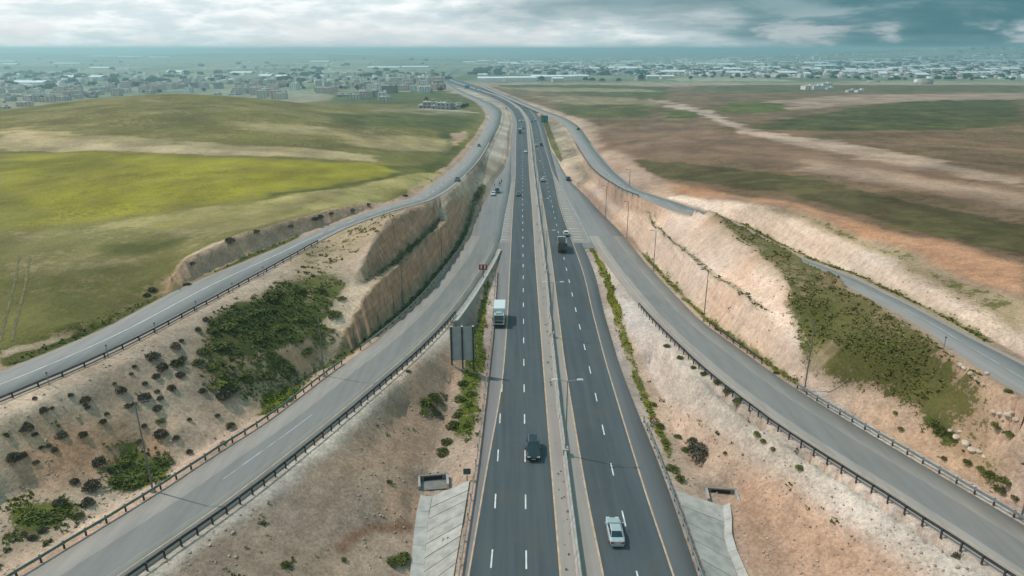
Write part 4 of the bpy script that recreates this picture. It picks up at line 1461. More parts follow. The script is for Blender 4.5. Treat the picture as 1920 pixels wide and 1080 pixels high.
# ------------------------------------------------------------------ lamps
def double_lamp(y, label):
    x, z = float(bar_c(y)) + 0.05, float(z_hw(y))
    t = thing('street_lamp', label, 'street lamp', (x, y, z), heading(bar_c, y), 'double lamps on the median')
    m = MB()
    m.box((0, 0, 0.55), (0.75, 1.0, 1.1))
    m.build('foundation', M_CONC, t)
    m = MB()
    m.tube((0, 0, 1.0), (0, 0, 11.3), 0.12, 0.07, 8)
    m.build('pole', M_STEEL, t)
    for s in (-1, 1):
        m = MB()
        m.tube((0, 0, 11.2), (s * 1.35, 0, 11.45), 0.05, 0.04, 6)
        a = m.build('arm', M_STEEL, t)
        m = MB()
        m.box((s * 1.65, 0, 11.47), (0.85, 0.30, 0.14), taper=0.8)
        m.build('lamp_head', M_LAMPW, a)
    return t


order = ['nearest', 'second', 'third', 'fourth', 'fifth', 'sixth', 'seventh', 'eighth', 'ninth']
for i in range(9):
    double_lamp(80.5 + 42.0 * i, ('%s double lamp on the median, counted from the front' % order[i]))


def solve_height(x, y, z0, py_top):
    zt = z0 + 3
    for _ in range(60):
        d = y * CT + (CAM_H - zt) * ST
        v = ((CAM_H - zt) * CT - y * ST) / d * FPX + 540
        zt += (v - py_top) * d / (FPX * CT) * 0.7
    return zt - z0


def single_lamp(px, py, top, label, arm, mat=M_STEEL):
    x, y, z = hit(px, py)
    h = max(4.0, min(12.0, solve_height(x, y, z, top)))
    t = thing('lamp_post', label, 'lamp post', (x, y, z - 0.1), 0, 'single lamp posts along the ramps')
    m = MB()
    m.box((0, 0, 0.2), (0.4, 0.4, 0.5))
    m.build('foundation', M_CONC, t)
    m = MB()
    m.tube((0, 0, 0.3), (0, 0, h), 0.11, 0.065, 8)
    m.build('pole', mat, t)
    m = MB()
    m.tube((0, 0, h - 0.05), (arm * 1.0, 0, h + 0.12), 0.045, 0.04, 6)
    a = m.build('arm', mat, t)
    m = MB()
    m.box((arm * 1.25, 0, h + 0.13), (0.6, 0.24, 0.12), taper=0.8)
    m.build('lamp_head', M_STEEL_DK, a)


M_POLE = plain('grey_brown_pole', (0.19, 0.17, 0.155), 0.6, 0.2)
single_lamp(287, 922, 752, 'lamp post beside the scrub gully and green guard rail', 1, M_POLE)
single_lamp(608, 706, 585, 'lamp post at the near end of the tan cut wall', 1, M_POLE)
single_lamp(756, 575, 487, 'lamp post in front of the middle of the tan cut wall', 1, M_POLE)
single_lamp(829, 497, 425, 'lamp post in front of the far half of the tan cut wall', 1, M_POLE)
single_lamp(1914, 972, 870, 'lamp post by the shrubs at the picture edge above the right ramp', -1, M_POLE)
single_lamp(1508, 733, 600, 'lamp post at the foot of the grassy slope above the right ramp', -1, M_POLE)
single_lamp(1319, 603, 505, 'lamp post before the lower white rock slope', -1, M_POLE)
single_lamp(1225, 508, 432, 'lamp post before the middle of the white rock slope', -1, M_POLE)
single_lamp(1175, 447, 378, 'lamp post where the rock slope meets the merge lane', -1, M_POLE)
single_lamp(1135, 412, 348, 'farthest lamp post below the pink rock slope', -1, M_POLE)
single_lamp(1180, 350, 318, 'lamp post far up on the right service road', -1, M_POLE)

# marker posts on the left service road
mm = MB()
mm.tube((0, 0, -0.2), (0, 0, 1.55), 0.07, 0.06, 6)
mm2 = MB()
mm2.box((0, 0, 1.6), (0.16, 0.16, 0.16))
me_mp, me_mc = mm.mesh('post_shaft', M_STEEL), mm2.mesh('post_cap', M_STEEL_DK)
names = ['first', 'second', 'third', 'fourth', 'fifth', 'sixth', 'seventh']
for i, (px_, py_) in enumerate([(88, 720), (199, 667), (289, 624), (366, 582), (434, 547), (492, 516), (543, 490)]):
    p = on_profile(px_, py_, z_l2)
    t = thing('marker_post', '%s thin marker post from the left along the service road' % names[i], 'post', (p[0] + 0.25, p[1], p[2] - 0.1), 0, 'marker posts on the left service road')
    link('post_shaft', me_mp, t)
    link('post_cap', me_mc, t)
p = on_profile(1778, 652, z_r2)
t = thing('marker_post', 'lone marker post beside the right service road', 'post', (p[0] - 0.6, p[1], p[2] - 0.1), 0)
link('post_shaft', me_mp, t)
link('post_cap', me_mc, t)

# ------------------------------------------------------------------ signs
M_SIGN_BACK = plain('grey_sign_back', (0.36, 0.38, 0.38), 0.5, 0.1, var=0.1, scale=0.6)
M_GREEN = plain('green_sign_face', (0.004, 0.135, 0.11), 0.4, var=0.05)
M_SIGNW = plain('white_sign_face', (0.75, 0.75, 0.73), 0.4, var=0.05)
M_SIGNR = plain('red_sign_face', (0.42, 0.018, 0.025), 0.4, var=0.05)
p = hit(868, 690)
t = thing('direction_sign', 'large grey back of a road sign on three steel posts', 'sign', (p[0], p[1], p[2]), 0.04)
hh = solve_height(p[0], p[1], p[2], 612)
wS = 45.0 / FPX * (p[1] * CT + 50 * ST)
for dx_ in (-0.45, 0.0, 0.45):
    m = MB()
    gz = float(ground(p[0] + dx_ * wS, p[1])) - p[2]
    m.box((dx_ * wS, -0.12, (hh + gz - 0.6) / 2), (0.26, 0.22, hh - gz + 0.6))
    m.build('post', M_STEEL_DK, t)
    m = MB()
    m.box((dx_ * wS, -0.12, hh + 0.06), (0.30, 0.26, 0.10))
    m.build('post_cap', M_SIGNW, t)
ph = hh * 0.80
for k_ in range(4):
    m = MB()
    m.box((0, 0.03, hh - 0.1 - ph * (k_ + 0.5) / 4), (wS, 0.05, ph / 4 - 0.02))
    m.build('panel', M_SIGN_BACK, t)

p = hit(906, 522)
t = thing('chevron_sign', 'small red and white sign on a dark post at the ramp nose', 'sign', (p[0], p[1], p[2] - 0.05), 0)
m = MB()
m.tube((0, 0, 0), (0, 0, 3.5), 0.09, 0.09, 8)
m.build('post', M_BLACK, t)
for sx in (-1, 1):
    m = MB()
    m.box((sx * 0.52, 0.12, 2.85), (0.98, 0.05, 1.35))
    pn = m.build('panel', M_SIGNR, t)
    m = MB()
    m.box((sx * 0.42, 0.085, 2.95), (0.30, 0.02, 0.95))
    m.build('white_bar', M_SIGNW, pn)
m = MB()
m.tube((0, -0.02, 2.0), (0, -0.02, 3.6), 0.085, 0.085, 6)
m.build('brace', M_BLACK, t)

p = hit(1224, 806)
t = thing('warning_sign', 'red and white triangular warning sign at the right verge', 'sign', (p[0], p[1], p[2] - 0.05), 0)
m = MB()
m.tube((0, 0, 0), (0, 0, 2.3), 0.05, 0.05, 8)
m.build('post', M_STEEL, t)


def tri(y_, r, zc, th):
    q = [(r * math.cos(a_), zc + r * math.sin(a_)) for a_ in (math.pi / 2, math.pi * 7 / 6, math.pi * 11 / 6)]
    return [[(a_, y_ + th, b_) for a_, b_ in q], [(a_, y_, b_) for a_, b_ in q]]


m = MB()
m.loft(tri(-0.09, 0.72, 1.75, 0.03))
pl = m.build('panel', M_SIGNR, t)
m = MB()
m.loft(tri(-0.105, 0.44, 1.75, 0.015))
m.build('white_field', M_SIGNW, pl)
m = MB()
m.box((0.0, -0.115, 1.78), (0.09, 0.012, 0.40))
m.build('symbol', M_BLACK, pl)

p = hit(876, 902)
t = thing('roadside_sign', 'small dark blue sign beside the left drain', 'sign', (p[0], p[1], p[2] - 0.1), 0.05)
m = MB()
m.tube((0, 0, 0), (0, 0, 2.0), 0.05, 0.05, 8)
m.build('post', M_STEEL_DK, t)
m = MB()
m.box((0, -0.08, 1.6), (0.95, 0.04, 0.85))
m.build('panel', plain('slate_blue_sign', (0.035, 0.06, 0.075), 0.5), t)


def green_sign(px_, py_, w, h, clear, label, n=2):
    x, y, z = on_profile(px_, py_, z_hw)
    z = float(ground(x, y))
    t = thing('direction_sign', label, 'sign', (x, y, z - 0.1), 0)
    for s in (-0.35, 0.35):
        m = MB()
        m.tube((s * w, 0.1, 0), (s * w, 0.1, clear + h), 0.14, 0.14, 6)
        m.build('post', M_STEEL, t)
    for k_ in range(n):
        m = MB()
        m.box(((k_ - (n - 1) / 2) * w / n, 0, clear + h / 2), (w / n - 0.05, 0.12, h))
        pn = m.build('panel', M_GREEN, t)
        for r_ in range(4):
            m = MB()
            ww = w / n * random.uniform(0.35, 0.7)
            m.box(((k_ - (n - 1) / 2) * w / n, -0.075, clear + h * (0.2 + 0.2 * r_)), (ww, 0.02, h * 0.06))
            m.build('legend', plain('pale_green_legend', (0.12, 0.36, 0.33), 0.5), pn)
    return t


green_sign(1021, 234, 6.0, 6.0, 2.2, 'bright green direction sign beside the highway bend')
green_sign(876, 169, 9.0, 5.5, 3.0, 'distant green sign by the highway before the town')

# cross stripes of the painted islands at both ramp noses
def gore(xl, xr, y0, y1, step, parent, lift=0.022):
    m = MB()
    q = y0
    while q < y1:
        a, b = float(xl(q)), float(xr(q))
        if b - a > 0.6:
            z0, z1 = float(z_hw(q)) + lift, float(z_hw(q + 0.9)) + lift
            m.quad((a, q, z0), (b, q - 1.2, z0), (b, q - 0.3, z1), (a, q + 0.9, z1))
        q += step
    o = m.build('cross_stripes', M_FADED, parent)
    return o


gl = line_x([(941, 440), (946, 410), (952, 380), (958, 350), (962, 335), (967, 316)], z_hw)
ribbon('painted_island', gl, off(HW['line_l'], -0.3), z_hw, 196, 305, 0.008, plain('dusty_island_paint', (0.27, 0.235, 0.215), 0.85, var=0.1, scale=0.3), highway)
gore(gl, off(HW['line_l'], -0.3), 200, 300, 3.6, highway)
paint_line('island_line', gl, z_hw, 196, 320, 0.2, M_FADED, highway, 0.024)
grl = off(HW['line_r'], 0.3)
grr = line_x([(1100, 440), (1088, 415), (1074, 390), (1060, 365), (1046, 340), (1036, 322), (1027.5, 303)], z_hw)
ribbon('painted_island', grl, grr, z_hw, 196, 338, 0.008, MATS['dusty_island_paint'], highway)
gore(grl, grr, 200, 336, 3.6, highway)
paint_line('island_line', grr, z_hw, 196, 345, 0.2, M_FADED, highway, 0.024)
# ------------------------------------------------------------------ herbs, stones, shrubs
def sample_grid(arr, x, y):
    fx, fy = to_index(x, y)
    i = np.clip(np.rint(fy).astype(int), 0, NY - 1)
    j = np.clip(np.rint(fx).astype(int), 0, NX - 1)
    return arr[i, j]


def in_view(x, y, pad=60):
    z = ground(x, y)
    d = y * CT + (CAM_H - z) * ST
    px = x / d * FPX + 960
    py = ((CAM_H - z) * CT - y * ST) / d * FPX + 540
    return (px > -pad) & (px < 1920 + pad) & (py < 1080 + pad)


# low herbs: small leafy clumps wherever the cover map is dense
NT_ = 420000
ty = 44 + (rng.random(NT_) ** 1.5) * 240
tx = (rng.random(NT_) * 2 - 1) * (ty * 0.86 + 10)
cv = sample_grid(veg, tx, ty)
pt = vnoise(tx * 0.5, ty * 0.5, 201) * 0.5 + vnoise(tx * 1.4, ty * 1.4, 202) * 0.5
steep_ok = sample_grid(steep, tx, ty) < 1.3
lfm = tx < L2l(ty) - 3
keep = (cv > 0.14) & (pt > 1.0 - cv * 0.95) & in_view(tx, ty) & (sample_grid(Dist, tx, ty) > 0.9) & steep_ok
keep &= ((tx > L2l(ty)) | ((rng.random(NT_) < 0.4) & (tx > L2l(ty) - 4))) & (tx < R2r(ty) + 5)
tx, ty = tx[keep], ty[keep]
if len(tx) > 62000:
    sel = rng.choice(len(tx), 62000, replace=False)
    tx, ty = tx[sel], ty[sel]
n = len(tx)
tz = ground(tx, ty)
sz = (0.09 + 0.20 * rng.random(n) ** 2) * (1 + ty / 300)
sz = np.where(tx < L2l(ty) - 3, sz * 0.6, sz)
hcol = sample_grid(V, tx, ty)
vv, ff, cc_ = [], [], []
K = 4
ang = rng.random((n, K)) * 6.283
tilt = 0.35 + 0.8 * rng.random((n, K))
ln = sz[:, None] * (0.7 + 0.7 * rng.random((n, K)))
wd = ln * 0.42
dxv, dyv = np.cos(ang), np.sin(ang)
base_ = np.stack([np.broadcast_to(tx[:, None], (n, K)), np.broadcast_to(ty[:, None], (n, K)), np.broadcast_to(tz[:, None], (n, K)) - 0.03], -1)
tipd = np.stack([dxv * np.sin(tilt), dyv * np.sin(tilt), np.cos(tilt)], -1)
side = np.stack([-dyv, dxv, 0 * dxv], -1)
p0 = base_
p1 = base_ + tipd * (ln * 0.55)[..., None] + side * wd[..., None]
p2 = base_ + tipd * ln[..., None]
p3 = base_ + tipd * (ln * 0.55)[..., None] - side * wd[..., None]
vv = np.stack([p0, p1, p2, p3], 2).reshape(-1, 3)
ff = np.arange(len(vv)).reshape(-1, 4)
me = mesh_np('low_herbs', vv, ff)
a_ = me.attributes.new('tone', 'FLOAT_COLOR', 'POINT')
cvar = hcol * (1.3 + 0.9 * rng.random((n, 1)))
rgba = np.ones((n, K * 4, 4), np.float32)
rgba[..., :3] = np.clip(cvar, 0, 1)[:, None, :] * (0.85 + 0.3 * rng.random((n, K * 4, 1)))
a_.data.foreach_set('color', rgba.ravel())
t_ = NT('herb_leaves', 0.8, 0.2)
t_.color(t_.attr('tone').outputs['Color'])
me.materials.append(t_.mat)
o = link('low_herbs', me)
o['kind'] = 'stuff'
o['label'] = 'low green herbs and grass tufts on the slopes'
o['category'] = 'herbs'

# stones
NS = 60000
sy = 46 + (rng.random(NS) ** 1.4) * 190
sx = (rng.random(NS) * 2 - 1) * (sy * 0.86 + 10)
sd = sample_grid(Dist, sx, sy)
ston = vnoise(sx * 0.13, sy * 0.13, 301) * 0.6 + vnoise(sx * 0.5, sy * 0.5, 302) * 0.4
mk = (sample_grid(veg, sx, sy) < 0.4) & in_view(sx, sy) & (sd > 0.8) & (ston > 0.52) & (sx > L2l(sy)) & (sx < R2r(sy) + 16)
sx, sy = sx[mk], sy[mk]
if len(sx) > 9000:
    sel = rng.choice(len(sx), 9000, replace=False)
    sx, sy = sx[sel], sy[sel]
n = len(sx)
r_ = 0.04 + 0.20 * rng.random(n) ** 6
oct_v = np.array([(1, 0, 0), (0, 1, 0), (-1, 0, 0), (0, -1, 0), (0, 0, 1), (0, 0, -1)], float)
oct_f = np.array([(0, 1, 4), (1, 2, 4), (2, 3, 4), (3, 0, 4), (1, 0, 5), (2, 1, 5), (3, 2, 5), (0, 3, 5)])
rotz = rng.random(n) * 6.283
sc = r_[:, None, None] * (0.6 + 0.8 * rng.random((n, 6, 1))) * np.array([1, 1, 0.7])
pv = oct_v[None] * sc
ca, sa = np.cos(rotz)[:, None], np.sin(rotz)[:, None]
pv = np.stack([pv[..., 0] * ca - pv[..., 1] * sa, pv[..., 0] * sa + pv[..., 1] * ca, pv[..., 2]], -1)
pv += np.stack([sx, sy, ground(sx, sy) + r_ * 0.2], -1)[:, None, :]
ff = (oct_f[None] + (np.arange(n) * 6)[:, None, None]).reshape(-1, 3)
me = mesh_np('loose_stones', pv.reshape(-1, 3), ff)
me.materials.append(plain('loose_stone', (0.44, 0.32, 0.25), 0.95, var=0.3, scale=0.8))
o = link('loose_stones', me)
o['kind'] = 'stuff'
o['label'] = 'loose stones scattered over the bare slopes'
o['category'] = 'stones'


ORD = ['', 'first', 'second', 'third', 'fourth', 'fifth', 'sixth', 'seventh', 'eighth', 'ninth', 'tenth', 'eleventh', 'twelfth', 'thirteenth', 'fourteenth',
       'fifteenth', 'sixteenth', 'seventeenth', 'eighteenth', 'nineteenth', 'twentieth']
TENS = {20: 'twenty', 30: 'thirty', 40: 'forty', 50: 'fifty', 60: 'sixty'}


def ordinal(n):
    if n <= 20:
        return ORD[n]
    t, u = n // 10 * 10, n % 10
    return TENS[t][:-1] + 'ieth' if u == 0 else TENS[t] + '-' + ORD[u]


def by_x(spots):
    return list(enumerate(sorted(spots), 1))


# shrubs: a short woody base and a ragged dome of small leaves
def leaf_dome(seed, nleaf, rx, rz, leaf, hollow=0.35):
    r = np.random.default_rng(seed)
    lump = r.normal(size=(9, 3))
    lump /= np.linalg.norm(lump, axis=1)[:, None]
    lump[:, 2] = np.abs(lump[:, 2])
    d = r.normal(size=(nleaf, 3))
    d /= np.linalg.norm(d, axis=1)[:, None]
    d[:, 2] = np.abs(d[:, 2]) * 1.0 - 0.12
    bulge = 0.68 + 0.38 * np.clip((d @ lump.T), 0, 1).max(1) ** 3 + 0.12 * r.random(nleaf)
    rad = (hollow + (1 - hollow) * r.random(nleaf) ** 0.45) * bulge
    c = d * rad[:, None] * np.array([rx, rx, rz])
    c[:, 2] += rz * 0.16
    u = r.normal(size=(nleaf, 3))
    u /= np.linalg.norm(u, axis=1)[:, None]
    w = np.cross(u, r.normal(size=(nleaf, 3)))
    w /= np.linalg.norm(w, axis=1)[:, None]
    s = leaf * (0.6 + 0.8 * r.random(nleaf))[:, None]
    v = np.stack([c - u * s, c + w * s * 0.6, c + u * s, c - w * s * 0.6], 1).reshape(-1, 3)
    return v, np.arange(len(v)).reshape(-1, 4)


def leaf_mat(name, c):
    t = NT(name, 0.8, 0.2)
    oi = t.node('ShaderNodeObjectInfo')
    nz = t.noise(t.obj(), 2.2, 4, 0.6)
    f = t.math('MULTIPLY', t.ramp(nz, 0.3, 0.7, 0.6, 1.45), t.math('ADD', 0.8, t.math('MULTIPLY', oi.outputs['Random'], 0.5)))
    return t.color(t.mix(1.0, c, f, 'MULTIPLY'))


M_SHRUB = leaf_mat('shrub_leaves', (0.075, 0.075, 0.030))
M_SHRUB_GR = leaf_mat('shrub_leaves_green', (0.105, 0.118, 0.022))
M_SHRUB_DRY = leaf_mat('shrub_leaves_dry', (0.10, 0.082, 0.055))
M_BARK = plain('bark', (0.10, 0.075, 0.055), 0.95, var=0.3)
SHRUB = []
for s_ in range(5):
    v_, f_ = leaf_dome(60 + s_, 420, 0.55, 0.62, 0.075)
    SHRUB.append((v_, f_))


def shrub_mesh(s_, mat, tagname):
    key = 'shrub_%d_%s' % (s_, tagname)
    if key not in KIDS:
        me_ = mesh_np('foliage', SHRUB[s_][0], SHRUB[s_][1])
        me_.materials.append(mat)
        KIDS[key] = me_
    return KIDS[key]


mb = MB()
for i in range(6):
    t = i * 1.047
    mb.tube((0, 0, -0.15), (0.22 * math.cos(t), 0.22 * math.sin(t), 0.32), 0.03, 0.015, 5)
me_stem = mb.mesh('stem', M_BARK)


def shrub(px, py, w, label, group, mat=M_SHRUB, tagname='d', h=1.0):
    x, y, z = hit(px, py)
    d = y * CT + (CAM_H - z) * ST
    s = w / FPX * d / 1.05
    t = thing('shrub', label, 'shrub', (x, y, z - 0.04 * s), random.uniform(0, 6.28), group)
    link('foliage', shrub_mesh(random.randrange(5), mat, tagname), t, scale=(s, s * random.uniform(0.8, 1.2), s * h * random.uniform(0.75, 1.05)))
    link('stem', me_stem, t, scale=(s, s, s))


SPOTS_L = [(52, 805, 26), (66, 816, 12), (115, 818, 22), (28, 862, 26), (45, 855, 16), (68, 868, 12), (92, 837, 12), (78, 840, 9),
           (103, 845, 14), (155, 817, 18), (65, 748, 10), (82, 772, 18), (98, 766, 9), (160, 752, 22), (165, 765, 10), (132, 742, 12), (193, 792, 14),
           (200, 777, 10), (227, 735, 22), (252, 757, 10), (240, 763, 16), (272, 748, 26), (305, 692, 22), (272, 720, 12), (300, 748, 14), (293, 708, 16), (332, 685, 24), (338, 705, 18),
           (342, 675, 16), (330, 652, 22), (287, 672, 26), (252, 688, 10), (295, 735, 12), (322, 730, 18), (140, 905, 18), (172, 915, 32), (110, 945, 20), (165, 945, 26), (187, 870, 28), (210, 885, 18),
           (270, 800, 12), (262, 828, 12), (295, 768, 18), (302, 818, 26), (330, 822, 14), (355, 788, 10), (408, 780, 12), (432, 800, 18), (420, 832, 12),
           (386, 600, 12), (372, 620, 14), (340, 640, 10), (420, 745, 30), (435, 735, 24), (380, 735, 14), (160, 640 + 120, 8), (215, 720, 9), (246, 702, 8), (355, 848, 14), (80, 995, 16), (45, 1002, 14), (60, 1010, 18)]
for i, (x_, y_, w_) in by_x(SPOTS_L):
    shrub(x_, y_, w_, '%s from the left of the dark round shrubs on the bare left slope' % ordinal(i), 'shrubs on the left slope', random.choice([M_SHRUB, M_SHRUB, M_SHRUB_DRY]), 'd' if i % 3 else 'd', 1.0)
SPOTS_G = [(395, 620, 30), (425, 615, 34), (450, 600, 26), (470, 585, 30), (505, 560, 28), (520, 548, 24), (560, 545, 26), (410, 650, 36), (380, 660, 30), (370, 680, 30), (395, 690, 26),
           (440, 660, 24), (480, 635, 26), (520, 615, 24), (560, 600, 28), (600, 545, 26), (625, 590, 30), (640, 560, 20), (575, 660, 26), (540, 690, 28), (500, 705, 26), (460, 700, 30), (400, 720, 36), (430, 725, 30),
           (590, 630, 24), (560, 635, 20), (245, 905, 40), (225, 865, 40), (250, 880, 34), (270, 900, 36), (280, 880, 26), (215, 900, 30), (240, 850, 24), (300, 865, 24), (300, 790, 20), (60, 965, 40), (85, 970, 38), (105, 968, 30), (145, 970, 26), (510, 770, 30), (540, 752, 24), (555, 735, 22)]
for i, (x_, y_, w_) in by_x(SPOTS_G):
    shrub(x_, y_, w_, '%s from the left of the low green bushes between service road and ramp' % ordinal(i), 'green bushes in the left scrub', M_SHRUB_GR, 'g', random.uniform(0.3, 0.6))
shrub(1312, 850, 50, 'large grey brown bush beside the right verge', None, M_SHRUB_DRY, 'r', 0.8)
shrub(1300, 832, 28, 'smaller grey bush leaning against the large one at the right verge', None, M_SHRUB_DRY, 'r', 0.7)
shrub(1797, 1043, 34, 'flat dark bush on the white gravel of the right ramp', None, M_SHRUB_DRY, 'r', 0.35)
for i, (x_, y_, w_) in by_x([(1455, 700, 12), (1275, 672, 14), (1300, 690, 14), (1320, 702, 16), (1345, 718, 16), (1365, 735, 20), (1383, 752, 18), (1250, 650, 14), (1405, 795, 16), (1420, 815, 18), (1432, 828, 14), (1450, 843, 14), (1500, 878, 18), (1360, 850, 10), (1270, 820, 16), (1285, 845, 20),
                    (1260, 880, 26), (1275, 900, 24), (1245, 830, 18), (1237, 800, 18), (1225, 760, 14), (1345, 970, 14)]):
    shrub(x_, y_, w_, '%s from the left of the bushes between highway and right ramp' % ordinal(i), 'bushes on the right verge', random.choice([M_SHRUB_GR, M_SHRUB]), random.choice('gd') if False else 'm', 0.7)
for i, (x_, y_, w_) in by_x([(1860, 895, 34), (1885, 903, 26), (1840, 880, 18), (1873, 918, 22), (1905, 935, 16), (1815, 868, 18), (1770, 860, 12), (1690, 805, 14), (1750, 795, 26), (1765, 808, 30), (1785, 815, 20), (1870, 800, 22), (1895, 815, 24), (1730, 742, 14), (1890, 735, 16), (1680, 775, 14)]):
    shrub(x_, y_, w_, '%s from the left of the bushes between right ramp and grassy slope' % ordinal(i), 'bushes above the right ramp', random.choice([M_SHRUB_GR, M_SHRUB]), 'm', 0.7)
for i, (x_, y_, w_) in by_x([(830, 850, 30), (838, 830, 24), (850, 800, 26), (858, 780, 22), (862, 750, 24), (868, 720, 22), (880, 760, 18), (884, 740, 18), (876, 800, 18), (800, 760, 34), (812, 745, 26), (795, 775, 22), (730, 905, 14), (735, 1055, 30), (755, 1050, 34), (535, 1060, 18), (645, 1050, 12), (765, 697, 12)]):
    shrub(x_, y_, w_, '%s from the left of the bushes between left ramp and highway' % ordinal(i), 'bushes along the left verge', random.choice([M_SHRUB_GR, M_SHRUB_GR, M_SHRUB]), 'm', 0.7)
for i, (x_, y_, w_) in by_x([(352, 535, 16), (430, 452, 22), (360, 495, 14), (480, 435, 14), (545, 425, 12), (590, 412, 16), (600, 408, 18), (285, 545, 20), (275, 555, 16), (620, 402, 12), (660, 396, 14), (690, 384, 12), (760, 368, 12)]):
    shrub(x_, y_, w_, '%s from the left of the bushes on the bank of the service road' % ordinal(i), 'bushes on the bank of the left service road', M_SHRUB, 'd', 0.7)

# boulders by the right ramp
def boulder(px, py, w, label, group=None, seed=0):
    r = np.random.default_rng(900 + seed)
    x, y, z = hit(px, py)
    d = y * CT + (CAM_H - z) * ST
    s = w / FPX * d / 2
    bm = __import__('bmesh').new()
    __import__('bmesh').ops.create_icosphere(bm, subdivisions=2, radius=1.0)
    cuts = r.normal(size=(9, 3))
    cuts /= np.linalg.norm(cuts, axis=1)[:, None]
    for v in bm.verts:
        p = np.array(v.co)
        for c in cuts:
            dd = p @ c - 0.72
            if dd > 0:
                p = p - c * dd
        v.co = p * s * np.array([1.0, 0.8, 0.7])
    me_ = bpy.data.meshes.new('boulder')
    bm.to_mesh(me_)
    bm.free()
    me_.materials.append(plain('pale_boulder', (0.55, 0.44, 0.35), 0.95, var=0.25, scale=1.2))
    o = link('boulder', me_, None, (x, y, z + s * 0.25), (0, 0, r.random() * 6))
    tag(o, label, 'boulder', group)


for i, (x_, y_, w_) in by_x([(1792, 822, 18), (1782, 809, 12), (1810, 834, 20), (1822, 846, 20), (1835, 848, 14), (1800, 810, 10), (1845, 858, 12)]):
    boulder(x_, y_, w_, '%s from the left of the pale boulders above the right ramp' % ordinal(i), 'pale boulders above the right ramp', i)
for i, (x_, y_, w_) in by_x([(1875, 778, 14), (1890, 780, 18), (1905, 788, 14), (1862, 774, 12), (1897, 774, 10), (1880, 788, 10)]):
    boulder(x_, y_, w_, '%s from the left of the rubble blocks heaped below the right service road' % ordinal(i), 'rubble heap below the right service road', 20 + i)
for i, (x_, y_, w_) in by_x([(1808, 692, 14), (1820, 702, 12), (1850, 702, 12), (1845, 722, 10), (1800, 685, 12), (1830, 712, 10)]):
    boulder(x_, y_, w_, '%s from the left of the rocks edging the right service road' % ordinal(i), 'rocks edging the right service road', 40 + i)
# ------------------------------------------------------------------ vehicles
def gloss(name, c, rough=0.3, metal=0.0, coat=0.6):
    if name in MATS:
        return MATS[name]
    t = NT(name, rough, 0.5)
    t.b.inputs['Metallic'].default_value = metal
    t.b.inputs['Coat Weight'].default_value = coat
    nz = t.noise(t.obj(), 4, 4, 0.6)
    t.color(t.mix(1.0, c, t.ramp(nz, 0.3, 0.7, 0.9, 1.08), 'MULTIPLY'))
    MATS[name] = t.mat
    return t.mat


P_WHITE = gloss('white_car_paint', (0.66, 0.68, 0.68))
P_SILVER = gloss('silver_car_paint', (0.46, 0.52, 0.53), 0.32, 0.35)
P_BLACK = gloss('black_car_paint', (0.008, 0.013, 0.016), 0.22)
P_DARK = gloss('dark_grey_car_paint', (0.028, 0.032, 0.036), 0.3)
P_BLUEGREY = gloss('blue_grey_car_paint', (0.045, 0.065, 0.075), 0.3)
P_GREYW = gloss('light_grey_truck_paint', (0.36, 0.40, 0.40), 0.45, 0, 0.2)
GLASS = gloss('dark_window_glass', (0.012, 0.018, 0.02), 0.08, 0.0, 1.0)
TYRE = plain('tyre_rubber', (0.012, 0.012, 0.012), 0.85)
RIM = plain('wheel_rim', (0.32, 0.33, 0.34), 0.35, 0.8)
HEADL = gloss('headlight_lens', (0.62, 0.64, 0.64), 0.15)
TAILL = gloss('tail_light_lens', (0.36, 0.008, 0.014), 0.2)
PLATE = plain('number_plate', (0.62, 0.50, 0.44), 0.5)
CHROME = plain('chrome_strip', (0.55, 0.57, 0.57), 0.25, 0.9, var=0.03)
TRIM = plain('black_trim', (0.015, 0.015, 0.016), 0.5)


def rrect(hw, z0, z1, y, r=0.3, belly=1.0):
    """Rounded car cross-section at length position y."""
    h = z1 - z0
    return [(-hw * 0.88, y, z0), (hw * 0.88, y, z0), (hw * 0.99, y, z0 + h * 0.22), (hw, y, z0 + h * 0.55), (hw * 0.95, y, z0 + h * 0.88), (hw * 0.80, y, z1),
            (-hw * 0.80, y, z1), (-hw * 0.95, y, z0 + h * 0.88), (-hw, y, z0 + h * 0.55), (-hw * 0.99, y, z0 + h * 0.22)]


def wheel_parts(root, x, y, r, w, rim=RIM):
    m = MB()
    n = 14
    ring = lambda xx, rr: [(xx, y + rr * math.cos(2 * math.pi * i / n), r + rr * math.sin(2 * math.pi * i / n)) for i in range(n)]
    s = 1 if x > 0 else -1
    m.loft([ring(x - w / 2, r * 0.93), ring(x - w / 2 + 0.03, r), ring(x + w / 2 - 0.03, r), ring(x + w / 2, r * 0.93)])
    wh = m.build('wheel', TYRE, root)
    m = MB()
    m.loft([ring(x + s * (w / 2 - 0.02), r * 0.64), ring(x + s * (w / 2 + 0.012), r * 0.60)])
    m.build('rim', rim, wh)


def lerp(a, b, t):
    return tuple(a[i] + (b[i] - a[i]) * t for i in range(3))


def glass_quad(root, name, a, b, c, d, inset=0.1, out=0.012, mat=None):
    """Pane set a little proud of the four-cornered cabin face a-b-c-d."""
    ctr = tuple(sum(p[i] for p in (a, b, c, d)) / 4 for i in range(3))
    q = [lerp(p, ctr, inset) for p in (a, b, c, d)]
    nrm = (Vector(q[1]) - Vector(q[0])).cross(Vector(q[3]) - Vector(q[0])).normalized()
    cc = Vector((0, 0, 0.9))
    if nrm.dot(Vector(ctr) - cc) < 0:
        nrm = -nrm
    o1 = [Vector(p) + nrm * out for p in q]
    o0 = [Vector(p) - nrm * 0.02 for p in q]
    m = MB()
    m.loft([o0, o1])
    return m.build(name, mat or GLASS, root)


